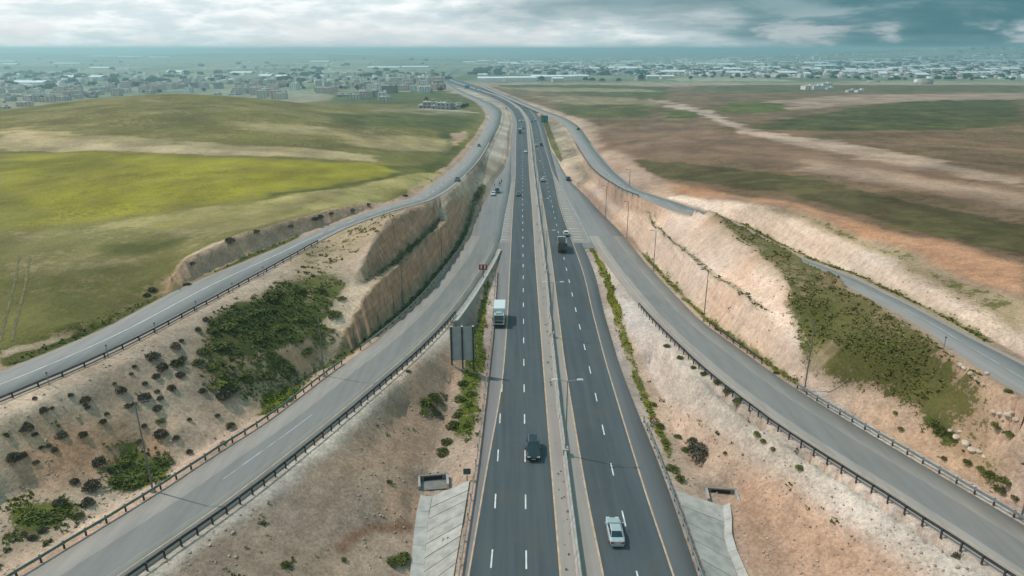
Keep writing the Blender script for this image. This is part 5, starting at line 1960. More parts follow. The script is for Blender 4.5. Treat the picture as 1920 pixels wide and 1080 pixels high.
SPEC = {
    # length stations (y, half width, z0, z1); cabin base y0,y1; roof y0,y1; belt z; roof z; cabin half widths
    'sedan': dict(st=[(-2.28, 0.70, 0.42, 0.86), (-2.18, 0.82, 0.30, 0.95), (-1.5, 0.885, 0.24, 0.98), (-0.6, 0.89, 0.22, 0.96), (0.7, 0.89, 0.22, 0.94), (1.5, 0.87, 0.24, 0.86), (2.1, 0.80, 0.30, 0.74), (2.27, 0.66, 0.40, 0.66)],
                  cab=(-1.72, 1.05, -1.02, 0.18, 0.95, 1.43, 0.74, 0.60), wb=(-1.33, 1.36), r=0.32),
    'suv': dict(st=[(-2.38, 0.80, 0.50, 1.05), (-2.3, 0.90, 0.40, 1.16), (-1.5, 0.965, 0.34, 1.20), (-0.5, 0.97, 0.33, 1.17), (0.9, 0.965, 0.33, 1.14), (1.7, 0.95, 0.34, 1.08), (2.25, 0.90, 0.36, 0.98), (2.42, 0.78, 0.44, 0.86)],
                cab=(-2.22, 1.05, -1.98, 0.28, 1.15, 1.78, 0.86, 0.71), wb=(-1.40, 1.45), r=0.385),
    'hatch': dict(st=[(-1.98, 0.72, 0.42, 0.90), (-1.9, 0.82, 0.30, 0.98), (-1.2, 0.86, 0.24, 1.0), (-0.3, 0.865, 0.22, 0.98), (0.8, 0.86, 0.22, 0.96), (1.45, 0.84, 0.24, 0.88), (1.9, 0.78, 0.30, 0.76), (2.02, 0.62, 0.40, 0.66)],
                  cab=(-1.84, 0.98, -1.55, 0.20, 0.97, 1.48, 0.74, 0.60), wb=(-1.2, 1.25), r=0.31),
    'van': dict(st=[(-2.5, 0.84, 0.45, 1.05), (-2.42, 0.92, 0.34, 1.12), (-1.5, 0.95, 0.30, 1.14), (0.5, 0.95, 0.30, 1.12), (1.6, 0.93, 0.30, 1.08), (2.2, 0.88, 0.34, 0.98), (2.42, 0.78, 0.42, 0.84)],
                cab=(-2.40, 1.75, -2.28, 0.95, 1.10, 2.0, 0.88, 0.80), wb=(-1.5, 1.55), r=0.35),
}
PROTO = {}


def car(kind, paint, label, group, loc, yaw, pitch=0.0):
    key = (kind, paint.name)
    if key in PROTO:
        root = copy_tree(PROTO[key])
    else:
        s = SPEC[kind]
        root = bpy.data.objects.new('parked_car' if False else ('passenger_van' if kind == 'van' else 'car'), None)
        root.empty_display_size = 0.2
        col.objects.link(root)
        m = MB()
        m.loft([rrect(hw, z0, z1, y) for y, hw, z0, z1 in s['st']])
        body = m.build('body', paint, root, smooth=False)
        b0, b1, t0, t1, zb, zt, hb, ht = s['cab']
        zb -= 0.04
        B = [(-hb, b0, zb), (hb, b0, zb), (hb, b1, zb), (-hb, b1, zb)]
        T = [(-ht, t0, zt - 0.05), (ht, t0, zt - 0.05), (ht, t1, zt - 0.05), (-ht, t1, zt - 0.05)]
        T2 = [(-ht * 0.86, t0 + 0.12, zt), (ht * 0.86, t0 + 0.12, zt), (ht * 0.86, t1 - 0.12, zt), (-ht * 0.86, t1 - 0.12, zt)]
        m = MB()
        m.loft([B, T, T2])
        m.build('cabin', paint, root)
        glass_quad(root, 'windscreen', B[2], B[3], T[3], T[2], 0.09)
        glass_quad(root, 'rear_window', B[0], B[1], T[1], T[0], 0.11)
        for sgn in (-1, 1):
            hbS, htS = hb * sgn, ht * sgn
            ym_b, ym_t = b0 + (b1 - b0) * 0.52, t0 + (t1 - t0) * 0.50
            glass_quad(root, 'side_window', (hbS, ym_b, zb), (hbS, b1, zb), (htS, t1, zt - 0.05), (htS, ym_t, zt - 0.05), 0.10)
            glass_quad(root, 'side_window', (hbS, b0, zb), (hbS, ym_b, zb), (htS, ym_t, zt - 0.05), (htS, t0, zt - 0.05), 0.10)
            m = MB()
            m.box((sgn * (s['st'][3][1] + 0.10), b1 - 0.25, zb + 0.10), (0.20, 0.12, 0.14))
            m.build('mirror', paint, root)
            for wy in s['wb']:
                wheel_parts(root, sgn * (s['st'][3][1] - 0.11), wy, s['r'], 0.21)
            fy, fw, f0, f1 = s['st'][-1]
            m = MB()
            m.box((sgn * fw * 0.80, fy - 0.045, f0 + (f1 - f0) * 0.86), (0.40, 0.16, 0.15))
            m.build('headlight', HEADL, root)
            ry, rw_, r0, r1 = s['st'][0]
            m = MB()
            m.box((sgn * rw_ * 0.84, ry + 0.03, r0 + (r1 - r0) * 0.76), (0.36, 0.15, 0.19))
            m.build('tail_light', TAILL, root)
        m = MB()
        m.box((0, fy - 0.02, f0 + (f1 - f0) * 0.30), (fw * 1.1, 0.09, 0.16))
        m.build('grille', TRIM, root)
        m = MB()
        m.box((0, fy + 0.02, f0 + 0.05), (0.52, 0.03, 0.12))
        m.build('number_plate', PLATE, root)
        m = MB()
        m.box((0, ry - 0.01, r0 + (r1 - r0) * 0.42), (0.52, 0.03, 0.12))
        m.build('number_plate', PLATE, root)
        m = MB()
        m.box((0, ry + 0.03, r0 - 0.02), (rw_ * 1.9, 0.18, 0.20))
        m.build('bumper', TRIM if kind != 'sedan' else paint, root)
        if kind == 'suv':
            for sgn in (-1, 1):
                m = MB()
                m.box((sgn * ht * 0.88, (t0 + t1) / 2, zt + 0.04), (0.05, (t1 - t0) * 0.8, 0.05))
                m.build('roof_rail', CHROME, root)
            m = MB()
            m.box((0, fy + 0.0, f0 + (f1 - f0) * 0.78), (fw * 1.25, 0.10, 0.06))
            m.build('chrome_strip', CHROME, root)
        PROTO[key] = root
    root['label'] = label
    root['category'] = 'van' if kind == 'van' else 'car'
    if group:
        root['group'] = group
    elif 'group' in root:
        del root['group']
    root.location = loc
    root.rotation_euler = (pitch, 0, yaw)
    return root


def on_road(px, py, zf):
    return on_profile(px, py, zf)


def put_car(kind, paint, px, py, away, label, group='traffic on the highway', zf=z_hw, xf=None, dyaw=0.0):
    p = on_road(px, py, zf)
    xf = xf or HW['dash_l']
    yaw = heading(xf, p[1]) + (0 if away else math.pi) + dyaw
    sl = slope_of(zf, p[1])
    return car(kind, paint, label, group, (p[0], p[1], p[2] + 0.012), yaw, sl if away else -sl)


put_car('suv', P_BLACK, 1000, 849, False, 'black SUV with silver roof rails driving towards the viewer')
put_car('sedan', P_SILVER, 1152.5, 1003, True, 'silver sedan seen from behind at the front of the right carriageway', xf=HW['dash_r'])
put_car('hatch', P_WHITE, 1061, 441, True, 'white hatchback just beyond the dump truck', xf=HW['dash_r'])
put_car('sedan', P_DARK, 971.5, 366.5, False, 'dark sedan beside the painted island of the left carriageway')
put_car('sedan', P_WHITE, 924.5, 366, False, 'white car parked in front of the dark van at the roadside stop', 'vehicles parked at the roadside', z_ramp, L1r)
put_car('van', P_BLUEGREY, 932.5, 361, False, 'dark blue van parked at the roadside stop near people', 'vehicles parked at the roadside', z_ramp, L1r)
put_car('hatch', P_WHITE, 1017.5, 340, True, 'white hatchback on the right carriageway short of the painted island', xf=HW['dash_r'])
put_car('suv', P_DARK, 1065, 338, True, 'dark car parked by the green verge of the right merge lane', 'vehicles parked at the roadside', z_ramp, R1r)
put_car('sedan', P_WHITE, 985.5, 286, False, 'white car alone in the inner lane of the left carriageway')
put_car('hatch', P_WHITE, 1005.5, 274, True, 'white car beside a dark van on the right carriageway', xf=HW['dash_r'])
put_car('van', P_DARK, 1014.5, 273, True, 'dark van beside a white car on the right carriageway', xf=HW['dash_r'])
put_car('hatch', P_DARK, 981, 241.5, False, 'dark car just behind the small grey truck')
put_car('hatch', P_WHITE, 974.5, 227.5, False, 'outer one of two white cars abreast before the highway bend')
put_car('sedan', P_WHITE, 981.5, 227, False, 'inner one of two white cars abreast before the highway bend')
put_car('sedan', P_BLACK, 997.5, 229, True, 'black car in the inner lane just before the highway bend', xf=HW['dash_r'])
put_car('suv', P_WHITE, 1004, 226.5, True, 'white car in the outer lane at the highway bend below the green sign', xf=HW['dash_r'])
put_car('hatch', P_DARK, 858, 339.5, False, 'dark hatchback near the yellow field on the left service road', 'cars on the service roads', z_l2, L2l)
put_car('sedan', P_BLACK, 898, 274.5, False, 'black car farther up the left service road', 'cars on the service roads', z_l2, L2l)
put_car('suv', P_BLACK, 1084, 243.5, True, 'dark car at the far bend of the right service road', 'cars on the service roads', z_r2, R2l)
for i, (px_, py_, aw, k_, pt_) in enumerate([(983, 209, True, 'hatch', P_DARK), (979, 203.5, True, 'van', P_GREYW), (949, 205, False, 'van', P_DARK), (944, 204, False, 'sedan', P_DARK), (933, 194.5, False, 'van', P_WHITE),
                                              (926, 182, True, 'hatch', P_DARK), (901, 171, True, 'suv', P_DARK), (893, 167, True, 'van', P_BLACK), (858, 158.5, False, 'suv', P_DARK), (843, 156, False, 'van', P_BLACK), (958, 190, True, 'sedan', P_BLACK), (888, 176, False, 'sedan', P_DARK), (967, 203, False, 'hatch', P_WHITE)]):
    put_car(k_, pt_, px_, py_, aw, '%s from the right of the tiny vehicles beyond the bend' % ordinal(1 + sorted([983, 979, 949, 944, 933, 926, 901, 893, 858, 843, 958, 888, 967], reverse=True).index(px_)), 'distant traffic beyond the bend', xf=HW['dash_l'])


# ------------------------------------------------------------------ trucks
def truck_base(name, label, p, yaw, pitch, length, wheels, group='traffic on the highway'):
    t = thing(name, label, 'truck', p, yaw, group)
    t.rotation_euler = (pitch, 0, yaw)
    m = MB()
    for s in (-1, 1):
        m.box((s * 0.42, 0, 0.85), (0.16, length * 0.94, 0.24))
    m.build('chassis', TRIM, t)
    for wy in wheels:
        for s in (-1, 1):
            wheel_parts(t, s * 1.0, wy, 0.48, 0.32, RIM)
    return t


def truck_cab(t, y0, y1, paint, hw=1.18, h=2.75):
    m = MB()
    m.loft([[(-hw, y, 0.55), (hw, y, 0.55), (hw, y, 1.55), (hw * 0.93, y2, h), (-hw * 0.93, y2, h), (-hw, y, 1.55)] for y, y2 in ((y0, y0 + 0.05), (y1, y1 - 0.38))])
    m.build('cab', paint, t)
    yf = y1
    glass_quad(t, 'windscreen', (-hw, yf, 1.58), (hw, yf, 1.58), (hw * 0.93, yf - 0.38, h), (-hw * 0.93, yf - 0.38, h), 0.12)
    for s in (-1, 1):
        glass_quad(t, 'side_window', (s * hw, y0 + 0.35, 1.58), (s * hw, yf - 0.05, 1.58), (s * hw * 0.93, yf - 0.42, h), (s * hw * 0.93, y0 + 0.4, h), 0.12)
        m = MB()
        m.box((s * (hw + 0.18), yf - 0.1, 2.05), (0.16, 0.1, 0.5))
        m.build('mirror', TRIM, t)
        m = MB()
        m.box((s * hw * 0.74, yf + 0.02, 0.86), (0.42, 0.06, 0.22))
        m.build('headlight', HEADL, t)
    m = MB()
    m.box((0, yf + 0.02, 1.28), (hw * 1.5, 0.05, 0.42))
    m.build('grille', TRIM, t)
    m = MB()
    m.box((0, yf + 0.06, 0.62), (hw * 2.0, 0.16, 0.34))
    m.build('bumper', TRIM, t)


def box_truck(px, py, label, away, zf, xf, paint_cab, paint_box, scale=1.0):
    p = on_profile(px, py, zf)
    yaw = heading(xf, p[1]) + (0 if away else math.pi)
    t = truck_base('box_truck', label, (p[0], p[1], p[2] + 0.012), yaw, slope_of(zf, p[1]) * (1 if away else -1), 7.6, (-2.2, 2.5))
    truck_cab(t, 1.85, 3.75, paint_cab, 1.1, 2.65)
    m = MB()
    m.loft([[(x, y, z) for x, z in ((-1.22, 1.05), (1.22, 1.05), (1.22, 3.42), (1.16, 3.48), (-1.16, 3.48), (-1.22, 3.42))] for y in (-3.8, 1.6)])
    bx = m.build('cargo_box', paint_box, t)
    for s in (-1, 1):
        m = MB()
        m.box((s * 0.6, -3.83, 2.2), (1.12, 0.05, 2.2))
        m.build('rear_door', paint_box, bx)
    m = MB()
    m.box((0, 2.6, 2.86), (1.5, 0.9, 0.36), taper=0.75)
    m.build('wind_deflector', paint_cab, t)
    m = MB()
    m.box((0, -3.86, 0.75), (2.1, 0.1, 0.16))
    m.build('rear_bar', TRIM, t)
    return t


box_truck(936.5, 603, 'white box truck with dark windscreen on the left shoulder', False, z_hw, HW['dash_l'], gloss('pale_grey_cab_paint', (0.44, 0.50, 0.50), 0.4, 0, 0.3), P_WHITE)
box_truck(975, 250, 'small grey truck far off in the left carriageway', False, z_hw, HW['dash_l'], P_BLUEGREY, P_GREYW)

p = on_profile(1053, 468, z_hw)
yaw = heading(HW['dash_r'], p[1])
t = truck_base('dump_truck', 'grey open dump truck driving away on the right carriageway', (p[0], p[1], p[2] + 0.012), yaw, slope_of(z_hw, p[1]), 8.6, (-3.0, -1.6, 2.9))
truck_cab(t, 2.3, 4.2, P_GREYW, 1.2, 2.8)
M_BED = plain('scuffed_dump_bed', (0.30, 0.31, 0.29), 0.7, var=0.2, scale=0.8)
M_BED_DK = plain('dirty_dark_bed', (0.085, 0.09, 0.08), 0.8, var=0.3, scale=0.8)
m = MB()
m.box((0, -1.2, 1.2), (2.3, 6.2, 0.2))
m.build('bed_floor', M_BED_DK, t)
for s in (-1, 1):
    m = MB()
    m.box((s * 1.21, -1.2, 2.15), (0.10, 6.3, 1.75))
    sd_ = m.build('bed_side', M_BED, t)
    for q in range(6):
        m = MB()
        m.box((s * 1.29, -3.9 + q * 1.08, 2.15), (0.07, 0.12, 1.7))
        m.build('rib', M_BED, sd_)
m = MB()
m.box((0, -4.36, 2.1), (2.4, 0.1, 1.75))
tg = m.build('tailgate', M_BED_DK, t)
m = MB()
m.box((0, 2.0, 2.3), (2.4, 0.1, 2.1))
m.build('bed_front', M_BED, t)
m = MB()
m.box((0, 2.25, 3.28), (2.3, 0.7, 0.1))
m.build('cab_shield', P_WHITE, t)
for s in (-1, 1):
    m = MB()
    m.box((s * 0.95, -4.3, 0.85), (0.4, 0.08, 0.18))
    m.build('tail_light', TAILL, t)
m = MB()
m.box((0, -4.3, 0.72), (1.5, 0.12, 0.2))
m.build('rear_bar', TRIM, t)
# a bundled tarp on the bed floor
m = MB()
m.box((0, -0.6, 1.55), (2.0, 4.4, 0.5), taper=0.8)
m.build('load', plain('dark_load', (0.05, 0.05, 0.045), 0.95, var=0.4, scale=1.0), t)


# ------------------------------------------------------------------ people at the roadside stop
def person(px, py, label, cloth, pose, yaw):
    x, y, z = on_profile(px, py, z_ramp)
    t = thing('person', label, 'person', (x, y, z), yaw, 'people at the roadside stop')
    if pose == 'stand':
        J = {'pel': (0, 0, .95, .155), 'wai': (0, 0, 1.12, .14), 'che': (0, 0.01, 1.35, .165), 'nec': (0, 0, 1.50, .06), 'hd0': (0, .02, 1.58, .085), 'hd1': (0, .02, 1.70, .085),
             'hl': (-.10, 0, .90, .10), 'kl': (-.11, .02, .50, .065), 'al': (-.11, -.02, .09, .045), 'tl': (-.12, .14, .04, .04),
             'hr': (.10, 0, .90, .10), 'kr': (.12, .03, .50, .065), 'ar': (.13, 0, .09, .045), 'tr': (.14, .16, .04, .04),
             'sl': (-.19, 0, 1.42, .06), 'el': (-.26, -.02, 1.14, .045), 'wl': (-.25, .06, .90, .035), 'fl': (-.25, .09, .80, .03),
             'sr': (.19, 0, 1.42, .06), 'er': (.27, .0, 1.14, .045), 'wr': (.22, .14, .95, .035), 'fr': (.20, .20, .87, .03)}
    else:
        J = {'pel': (0, 0, .46, .16), 'wai': (0, .02, .64, .145), 'che': (0, .05, .87, .165), 'nec': (0, .07, 1.02, .06), 'hd0': (0, .10, 1.10, .085), 'hd1': (0, .11, 1.22, .085),
             'hl': (-.11, .08, .46, .10), 'kl': (-.15, .46, .50, .065), 'al': (-.15, .44, .09, .045), 'tl': (-.16, .58, .04, .04),
             'hr': (.11, .08, .46, .10), 'kr': (.15, .46, .50, .065), 'ar': (.16, .46, .09, .045), 'tr': (.17, .60, .04, .04),
             'sl': (-.19, .05, .94, .06), 'el': (-.26, .12, .70, .045), 'wl': (-.18, .36, .60, .035), 'fl': (-.15, .44, .57, .03),
             'sr': (.19, .05, .94, .06), 'er': (.27, .12, .70, .045), 'wr': (.18, .36, .60, .035), 'fr': (.15, .44, .57, .03)}
    E = [('pel', 'wai'), ('wai', 'che'), ('che', 'nec'), ('nec', 'hd0'), ('hd0', 'hd1'), ('pel', 'hl'), ('hl', 'kl'), ('kl', 'al'), ('al', 'tl'), ('pel', 'hr'), ('hr', 'kr'), ('kr', 'ar'), ('ar', 'tr'),
         ('che', 'sl'), ('sl', 'el'), ('el', 'wl'), ('wl', 'fl'), ('che', 'sr'), ('sr', 'er'), ('er', 'wr'), ('wr', 'fr')]

    def skin(name, keys, grow, mat):
        ks = [k_ for k_ in J if k_ in keys]
        me_ = bpy.data.meshes.new(name)
        me_.from_pydata([J[k_][:3] for k_ in ks], [(ks.index(a), ks.index(b)) for a, b in E if a in ks and b in ks], [])
        o_ = bpy.data.objects.new(name, me_)
        o_.parent = t
        col.objects.link(o_)
        md = o_.modifiers.new('skin', 'SKIN')
        for i_, k_ in enumerate(ks):
            sv = me_.skin_vertices[0].data[i_]
            sv.radius = (J[k_][3] * grow, J[k_][3] * grow * (0.75 if k_ in ('pel', 'wai', 'che') else 1.0))
            sv.use_root = (k_ == 'pel')
        sub = o_.modifiers.new('sub', 'SUBSURF')
        sub.levels = sub.render_levels = 1
        me_.materials.append(mat)
        return o_

    skin('body', set(J), 1.0, plain('skin_tone', (0.36, 0.22, 0.15), 0.6))
    skin('clothing', set(J) - {'hd0', 'hd1', 'nec', 'fl', 'fr', 'tl', 'tr'}, 1.14, cloth)
    hx, hy, hz, _ = J['hd1']
    m_ = MB()
    m_.loft([[(hx + r * math.cos(a_ * .785), hy - .015 + r * math.sin(a_ * .785), hz + dz_) for a_ in range(8)] for r, dz_ in ((.09, -.04), (.095, .02), (.07, .075), (.02, .10))])
    m_.build('hair', plain('dark_hair', (0.012, 0.010, 0.009), 0.7), t)


CL1 = plain('black_clothing', (0.012, 0.012, 0.014), 0.85)
CL2 = plain('dark_brown_clothing', (0.035, 0.026, 0.022), 0.85)
person(940.5, 343.2, 'person in black standing beside the roadside table', CL1, 'stand', 2.6)
person(927.3, 351, 'person in dark clothes standing by the cut wall near the van', CL1, 'stand', -1.8)
person(937.6, 344.8, 'person in brown seated beside the standing person in black', CL2, 'sit', 2.2)
x_, y_, z_ = on_profile(937.6, 344.8, z_ramp)
t = thing('crate', 'low dark crate under the seated person', 'crate', (x_, y_, z_), 2.2)
m = MB()
m.box((0, -0.05, 0.15), (0.45, 0.42, 0.30))
m.build('box', M_STEEL_DK, t)
m = MB()
m.box((0, -0.05, 0.325), (0.48, 0.45, 0.03))
m.build('lid', M_RUST, t)
x_, y_, z_ = on_profile(936.5, 349.5, z_ramp)
t = thing('folding_table', 'small brown table between the van and the people', 'table', (x_, y_, z_), 0.2)
m = MB()
m.box((0, 0, 0.72), (1.3, 0.8, 0.05))
m.build('table_top', plain('brown_table_top', (0.14, 0.085, 0.06), 0.8), t)
for sx_ in (-1, 1):
    for sy_ in (-1, 1):
        m = MB()
        m.box((sx_ * 0.58, sy_ * 0.33, 0.35), (0.05, 0.05, 0.70))
        m.build('leg', M_STEEL_DK, t)
# ------------------------------------------------------------------ houses, halls and trees of the plain
WALLC = {'rose': plain('rose_plaster', (0.58, 0.41, 0.35), 0.9, var=0.15, scale=0.2), 'cream': plain('cream_plaster', (0.56, 0.49, 0.42), 0.9, var=0.12, scale=0.2),
         'white': plain('white_plaster', (0.72, 0.70, 0.67), 0.9, var=0.10, scale=0.2), 'grey': plain('grey_block', (0.34, 0.32, 0.30), 0.9, var=0.15, scale=0.2),
         'brown': plain('brown_stone', (0.33, 0.24, 0.20), 0.9, var=0.15, scale=0.2)}
M_ROOF = plain('grey_flat_roof', (0.44, 0.41, 0.38), 0.95, var=0.15, scale=0.2)
M_ROOFW = plain('white_metal_roof', (0.76, 0.77, 0.77), 0.5, var=0.08, scale=0.1)
M_ROOFB = plain('blue_green_roof', (0.05, 0.23, 0.28), 0.5, var=0.1, scale=0.1)
M_WIN = plain('dark_window', (0.03, 0.035, 0.04), 0.3)
HKIND = [(14, 12, 2), (12, 12, 3), (18, 13, 3), (16, 14, 4), (22, 14, 4), (13, 10, 1), (20, 18, 2)]


def house_parts(root, w, d, fl, wall):
    h = fl * 3.3
    m = MB()
    m.box((0, 0, h / 2 - 1.0), (w, d, h + 2.0))
    m.build('wall', wall, root)
    m = MB()
    m.box((0, 0, h + 0.14), (w + 0.5, d + 0.5, 0.25))
    rf = m.build('roof', M_ROOF, root)
    m = MB()
    m.box((w * 0.25, d * 0.1, h + 1.4), (w * 0.28, d * 0.3, 2.3))
    m.build('stair_head', wall, rf)
    m = MB()
    m.tube((-w * 0.25, -d * 0.2, h + 0.27), (-w * 0.25, -d * 0.2, h + 1.9), 0.75, 0.75, 8)
    m.build('water_tank', M_SIGNW, rf)
    nw = max(2, int(w / 4.2))
    for f_ in range(fl):
        for i in range(nw):
            m = MB()
            m.box((-w / 2 + w * (i + 0.5) / nw, -d / 2, f_ * 3.3 + 1.75), (1.5, 0.16, 1.5))
            m.build('window', M_WIN, root)


def house_single(w, d, fl):
    h = fl * 3.3
    m = MB()
    m.box((0, 0, h / 2 - 1.0), (w, d, h + 2.0), 0)
    m.box((0, 0, h + 0.14), (w + 0.5, d + 0.5, 0.25), 1)
    m.box((w * 0.25, d * 0.1, h + 1.4), (w * 0.28, d * 0.3, 2.3), 0)
    m.box((-w * 0.25, -d * 0.2, h + 1.0), (1.6, 1.6, 1.5), 1)
    nw = max(2, int(w / 4.2))
    for f_ in range(fl):
        for i in range(nw):
            m.box((-w / 2 + w * (i + 0.5) / nw, -d / 2, f_ * 3.3 + 1.75), (1.5, 0.16, 1.5), 2)
        for i in range(2):
            m.box((w / 2, -d / 2 + d * (i + 0.5) / 2, f_ * 3.3 + 1.75), (0.16, 1.5, 1.5), 2)
    return m


def house_at(px, py, kind, wname, label, group, yaw=None, detailed=False, smin=700):
    x, y, z = hit(px, py)
    if y < smin:
        return None
    yaw = random.uniform(-0.5, 0.5) if yaw is None else yaw
    w, d, fl = HKIND[kind]
    if detailed:
        t = thing('house', label, 'house', (x, y, z), yaw, group)
        key = ('hd', kind, wname)
        if key in PROTO:
            for ch in PROTO[key].children:
                copy_tree(ch, t)
        else:
            house_parts(t, w, d, fl, WALLC[wname])
            PROTO[key] = t
        return t
    key = ('hs', kind, wname)
    if key not in KIDS:
        KIDS[key] = house_single(w, d, fl).mesh('house', [WALLC[wname], M_ROOF, M_WIN])
    o = link('house', KIDS[key], None, (x, y, z), (0, 0, yaw))
    tag(o, label, 'house', group)
    return o


def scatter(poly, n, seed):
    r = np.random.default_rng(seed)
    P = np.array(poly, float)
    lo, hi = P.min(0), P.max(0)
    out = []
    while len(out) < n:
        x, y = lo + (hi - lo) * r.random(2)
        ins = False
        for a in range(len(P)):
            x0, y0 = P[a]
            x1, y1 = P[(a + 1) % len(P)]
            if (y0 > y) != (y1 > y) and x < (x1 - x0) * (y - y0) / (y1 - y0) + x0:
                ins = not ins
        if ins:
            out.append((x, y))
    return out


BIG = [(492, 184, 3, 'cream'), (506, 180, 4, 'rose'), (518, 185, 3, 'rose'), (485, 188, 1, 'white'), (528, 186, 2, 'cream'), (498, 172, 2, 'rose'), (455, 184, 2, 'grey'), (512, 170, 4, 'cream'), (478, 178, 3, 'rose'),
       (602, 174, 2, 'cream'), (616, 175, 2, 'rose'), (628, 172, 1, 'rose'), (640, 181, 5, 'brown'), (652, 181, 5, 'grey'), (668, 186, 0, 'cream'), (682, 184, 2, 'rose'), (700, 172, 4, 'white'), (714, 172, 3, 'white'),
       (728, 175, 4, 'brown'), (738, 174, 3, 'brown'), (705, 182, 1, 'grey'), (718, 187, 1, 'white'), (722, 192, 0, 'cream'), (755, 170, 2, 'cream'), (766, 168, 3, 'rose'), (776, 172, 1, 'white'), (796, 174, 2, 'white'), (804, 173, 0, 'cream'),
       (815, 168, 1, 'rose'), (822, 164, 3, 'brown'), (830, 168, 1, 'brown'), (690, 166, 3, 'grey')]
for i, (x_, y_, k_, w_) in by_x(BIG):
    house_at(x_, y_, k_, w_, '%s from the left of the larger town houses behind the green hill' % ordinal(i), 'larger houses of the left town', random.uniform(-0.25, 0.25), True)
HAM = [(796, 203, 5, 'grey'), (806, 203, 0, 'grey'), (812, 201, 5, 'white'), (820, 204, 5, 'grey'), (828, 201, 5, 'white'), (834, 205, 0, 'grey'), (845, 205, 5, 'grey'), (852, 202, 5, 'cream'), (858, 202, 5, 'cream')]
for i, (x_, y_, k_, w_) in by_x(HAM):
    house_at(x_, y_, k_, w_, '%s from the left of the low grey houses by the service road bend' % ordinal(i), 'low houses by the service road bend', random.uniform(-0.2, 0.2), True, 500)
pts = scatter([(0, 168), (120, 162), (300, 158), (480, 152), (560, 160), (560, 172), (440, 180), (300, 177), (150, 186), (0, 208)], 118, 5)
pts += scatter([(560, 158), (700, 158), (800, 152), (830, 158), (700, 168), (600, 168)], 24, 6)
pts += scatter([(480, 122), (600, 120), (600, 132), (480, 132)], 12, 7)
cl = ['rose', 'cream', 'white', 'rose', 'rose', 'cream', 'brown', 'grey']
def by_colour(points, names, smin):
    rows = sorted((x, y, random.choice(names)) for x, y in points if hit(x, y)[1] > smin)
    cnt = {}
    for x, y, c in rows:
        cnt[c] = cnt.get(c, 0) + 1
        yield x, y, c, ordinal(cnt[c])


for x_, y_, c_, n_ in by_colour(pts, cl, 700):
    house_at(x_, y_, random.randrange(7), c_, '%s from the left of the small %s houses in the left town' % (n_, c_), 'small %s houses of the left town' % c_)
for i, (x_, y_, k_, w_) in by_x([(1515, 168, 6, 'white'), (1530, 168, 6, 'white'), (1548, 167, 2, 'white'), (1555, 168, 5, 'white'), (1595, 173, 5, 'cream'), (1612, 173, 5, 'white')]):
    house_at(x_, y_, k_, w_, '%s from the left of the lone white houses in the right fields' % ordinal(i), 'white houses in the right fields', 0.1, True)


# long sheds and halls
def hall(px, py, wpx, depth, h, roof, label, group, yaw=0.0, wall='white'):
    x, y, z = hit(px, py)
    w = wpx / FPX * (y * CT + (CAM_H - z) * ST)
    t = thing('hall', label, 'hall', (x, y, z), yaw, group)
    m = MB()
    m.box((0, 0, h / 2 - 1.5), (w, depth, h + 3))
    m.build('wall', WALLC[wall], t)
    m = MB()
    m.loft([[(-w / 2 - 0.5, yy, h), (w / 2 + 0.5, yy, h), (w / 2 + 0.5, yy, h + 0.5), (-w / 2 - 0.5, yy, h + 0.5)] if k_ != 1 else [(-w / 2 - 0.5, yy, h + depth * 0.10), (w / 2 + 0.5, yy, h + depth * 0.10), (w / 2 + 0.5, yy, h + depth * 0.10 + 0.5), (-w / 2 - 0.5, yy, h + depth * 0.10 + 0.5)]
            for k_, yy in enumerate((-depth / 2 - 0.5, 0, depth / 2 + 0.5))])
    m.build('roof', roof, t)
    return t


HL = [(920, 153.5, 48, 30, 9, 'white'), (975, 152.5, 60, 30, 9, 'white'), (1020, 150.5, 50, 34, 10, 'white'), (1058, 151, 36, 30, 11, 'white'), (1085, 149, 34, 30, 10, 'white'), (1045, 154, 20, 24, 9, 'cream'), (905, 145, 18, 24, 8, 'white'),
      (1225, 148, 30, 30, 8, 'cream'), (1250, 148, 24, 30, 8, 'cream')]
for i, (x_, y_, w_, d_, h_, c_) in by_x(HL):
    hall(x_, y_, w_, d_, h_, M_ROOFW, '%s from the left of the long white sheds right of the highway' % ordinal(i), 'long white sheds by the highway', 0.05, c_)
hall(1200, 151, 16, 30, 14, M_ROOFB, 'teal roofed hall standing before the right city', None, 0.1, 'grey')
GH = [(194, 106.5, 50), (246, 107.5, 48), (15, 116.5, 32), (128, 120.5, 50), (20, 122, 30), (190, 129.5, 36), (300, 108.5, 40), (600, 117, 36), (720, 128.5, 60), (780, 127.5, 50), (455, 139, 40), (330, 137, 30), (140, 147, 40), (60, 158, 60), (185, 147, 24), (500, 145, 22), (530, 146, 20), (880, 118, 24), (905, 116, 20)]
for i, (x_, y_, w_) in by_x(GH):
    hall(x_, y_, w_, 45, 5, M_ROOFW, '%s from the left of the pale greenhouse strips on the left plain' % ordinal(i), 'greenhouses on the left plain', 0.0, 'white')
r = np.random.default_rng(77)
hp = scatter([(900, 118), (1100, 116), (1300, 112), (1500, 106), (1920, 100), (1920, 148), (1700, 147), (1500, 146), (1300, 143), (1180, 134), (1000, 130)], 130, 8)
for x_, y_, c_, n_ in by_colour(hp, ['white', 'cream', 'grey', 'white', 'rose'], 0):
    w_ = r.uniform(10, 46) * (1.0 if y_ > 115 else 0.6)
    hall(x_, y_, w_, r.uniform(25, 60), r.uniform(6, 12), M_ROOFW if r.random() < 0.7 else M_ROOF, '%s from the left of the %s walled halls in the right city' % (n_, c_), '%s halls of the right city' % c_, r.uniform(-0.3, 0.3), c_)
hp = scatter([(1180, 118), (1500, 106), (1920, 98), (1920, 150), (1500, 147), (1280, 146), (1000, 143), (880, 140), (900, 132), (1100, 134)], 95, 9)
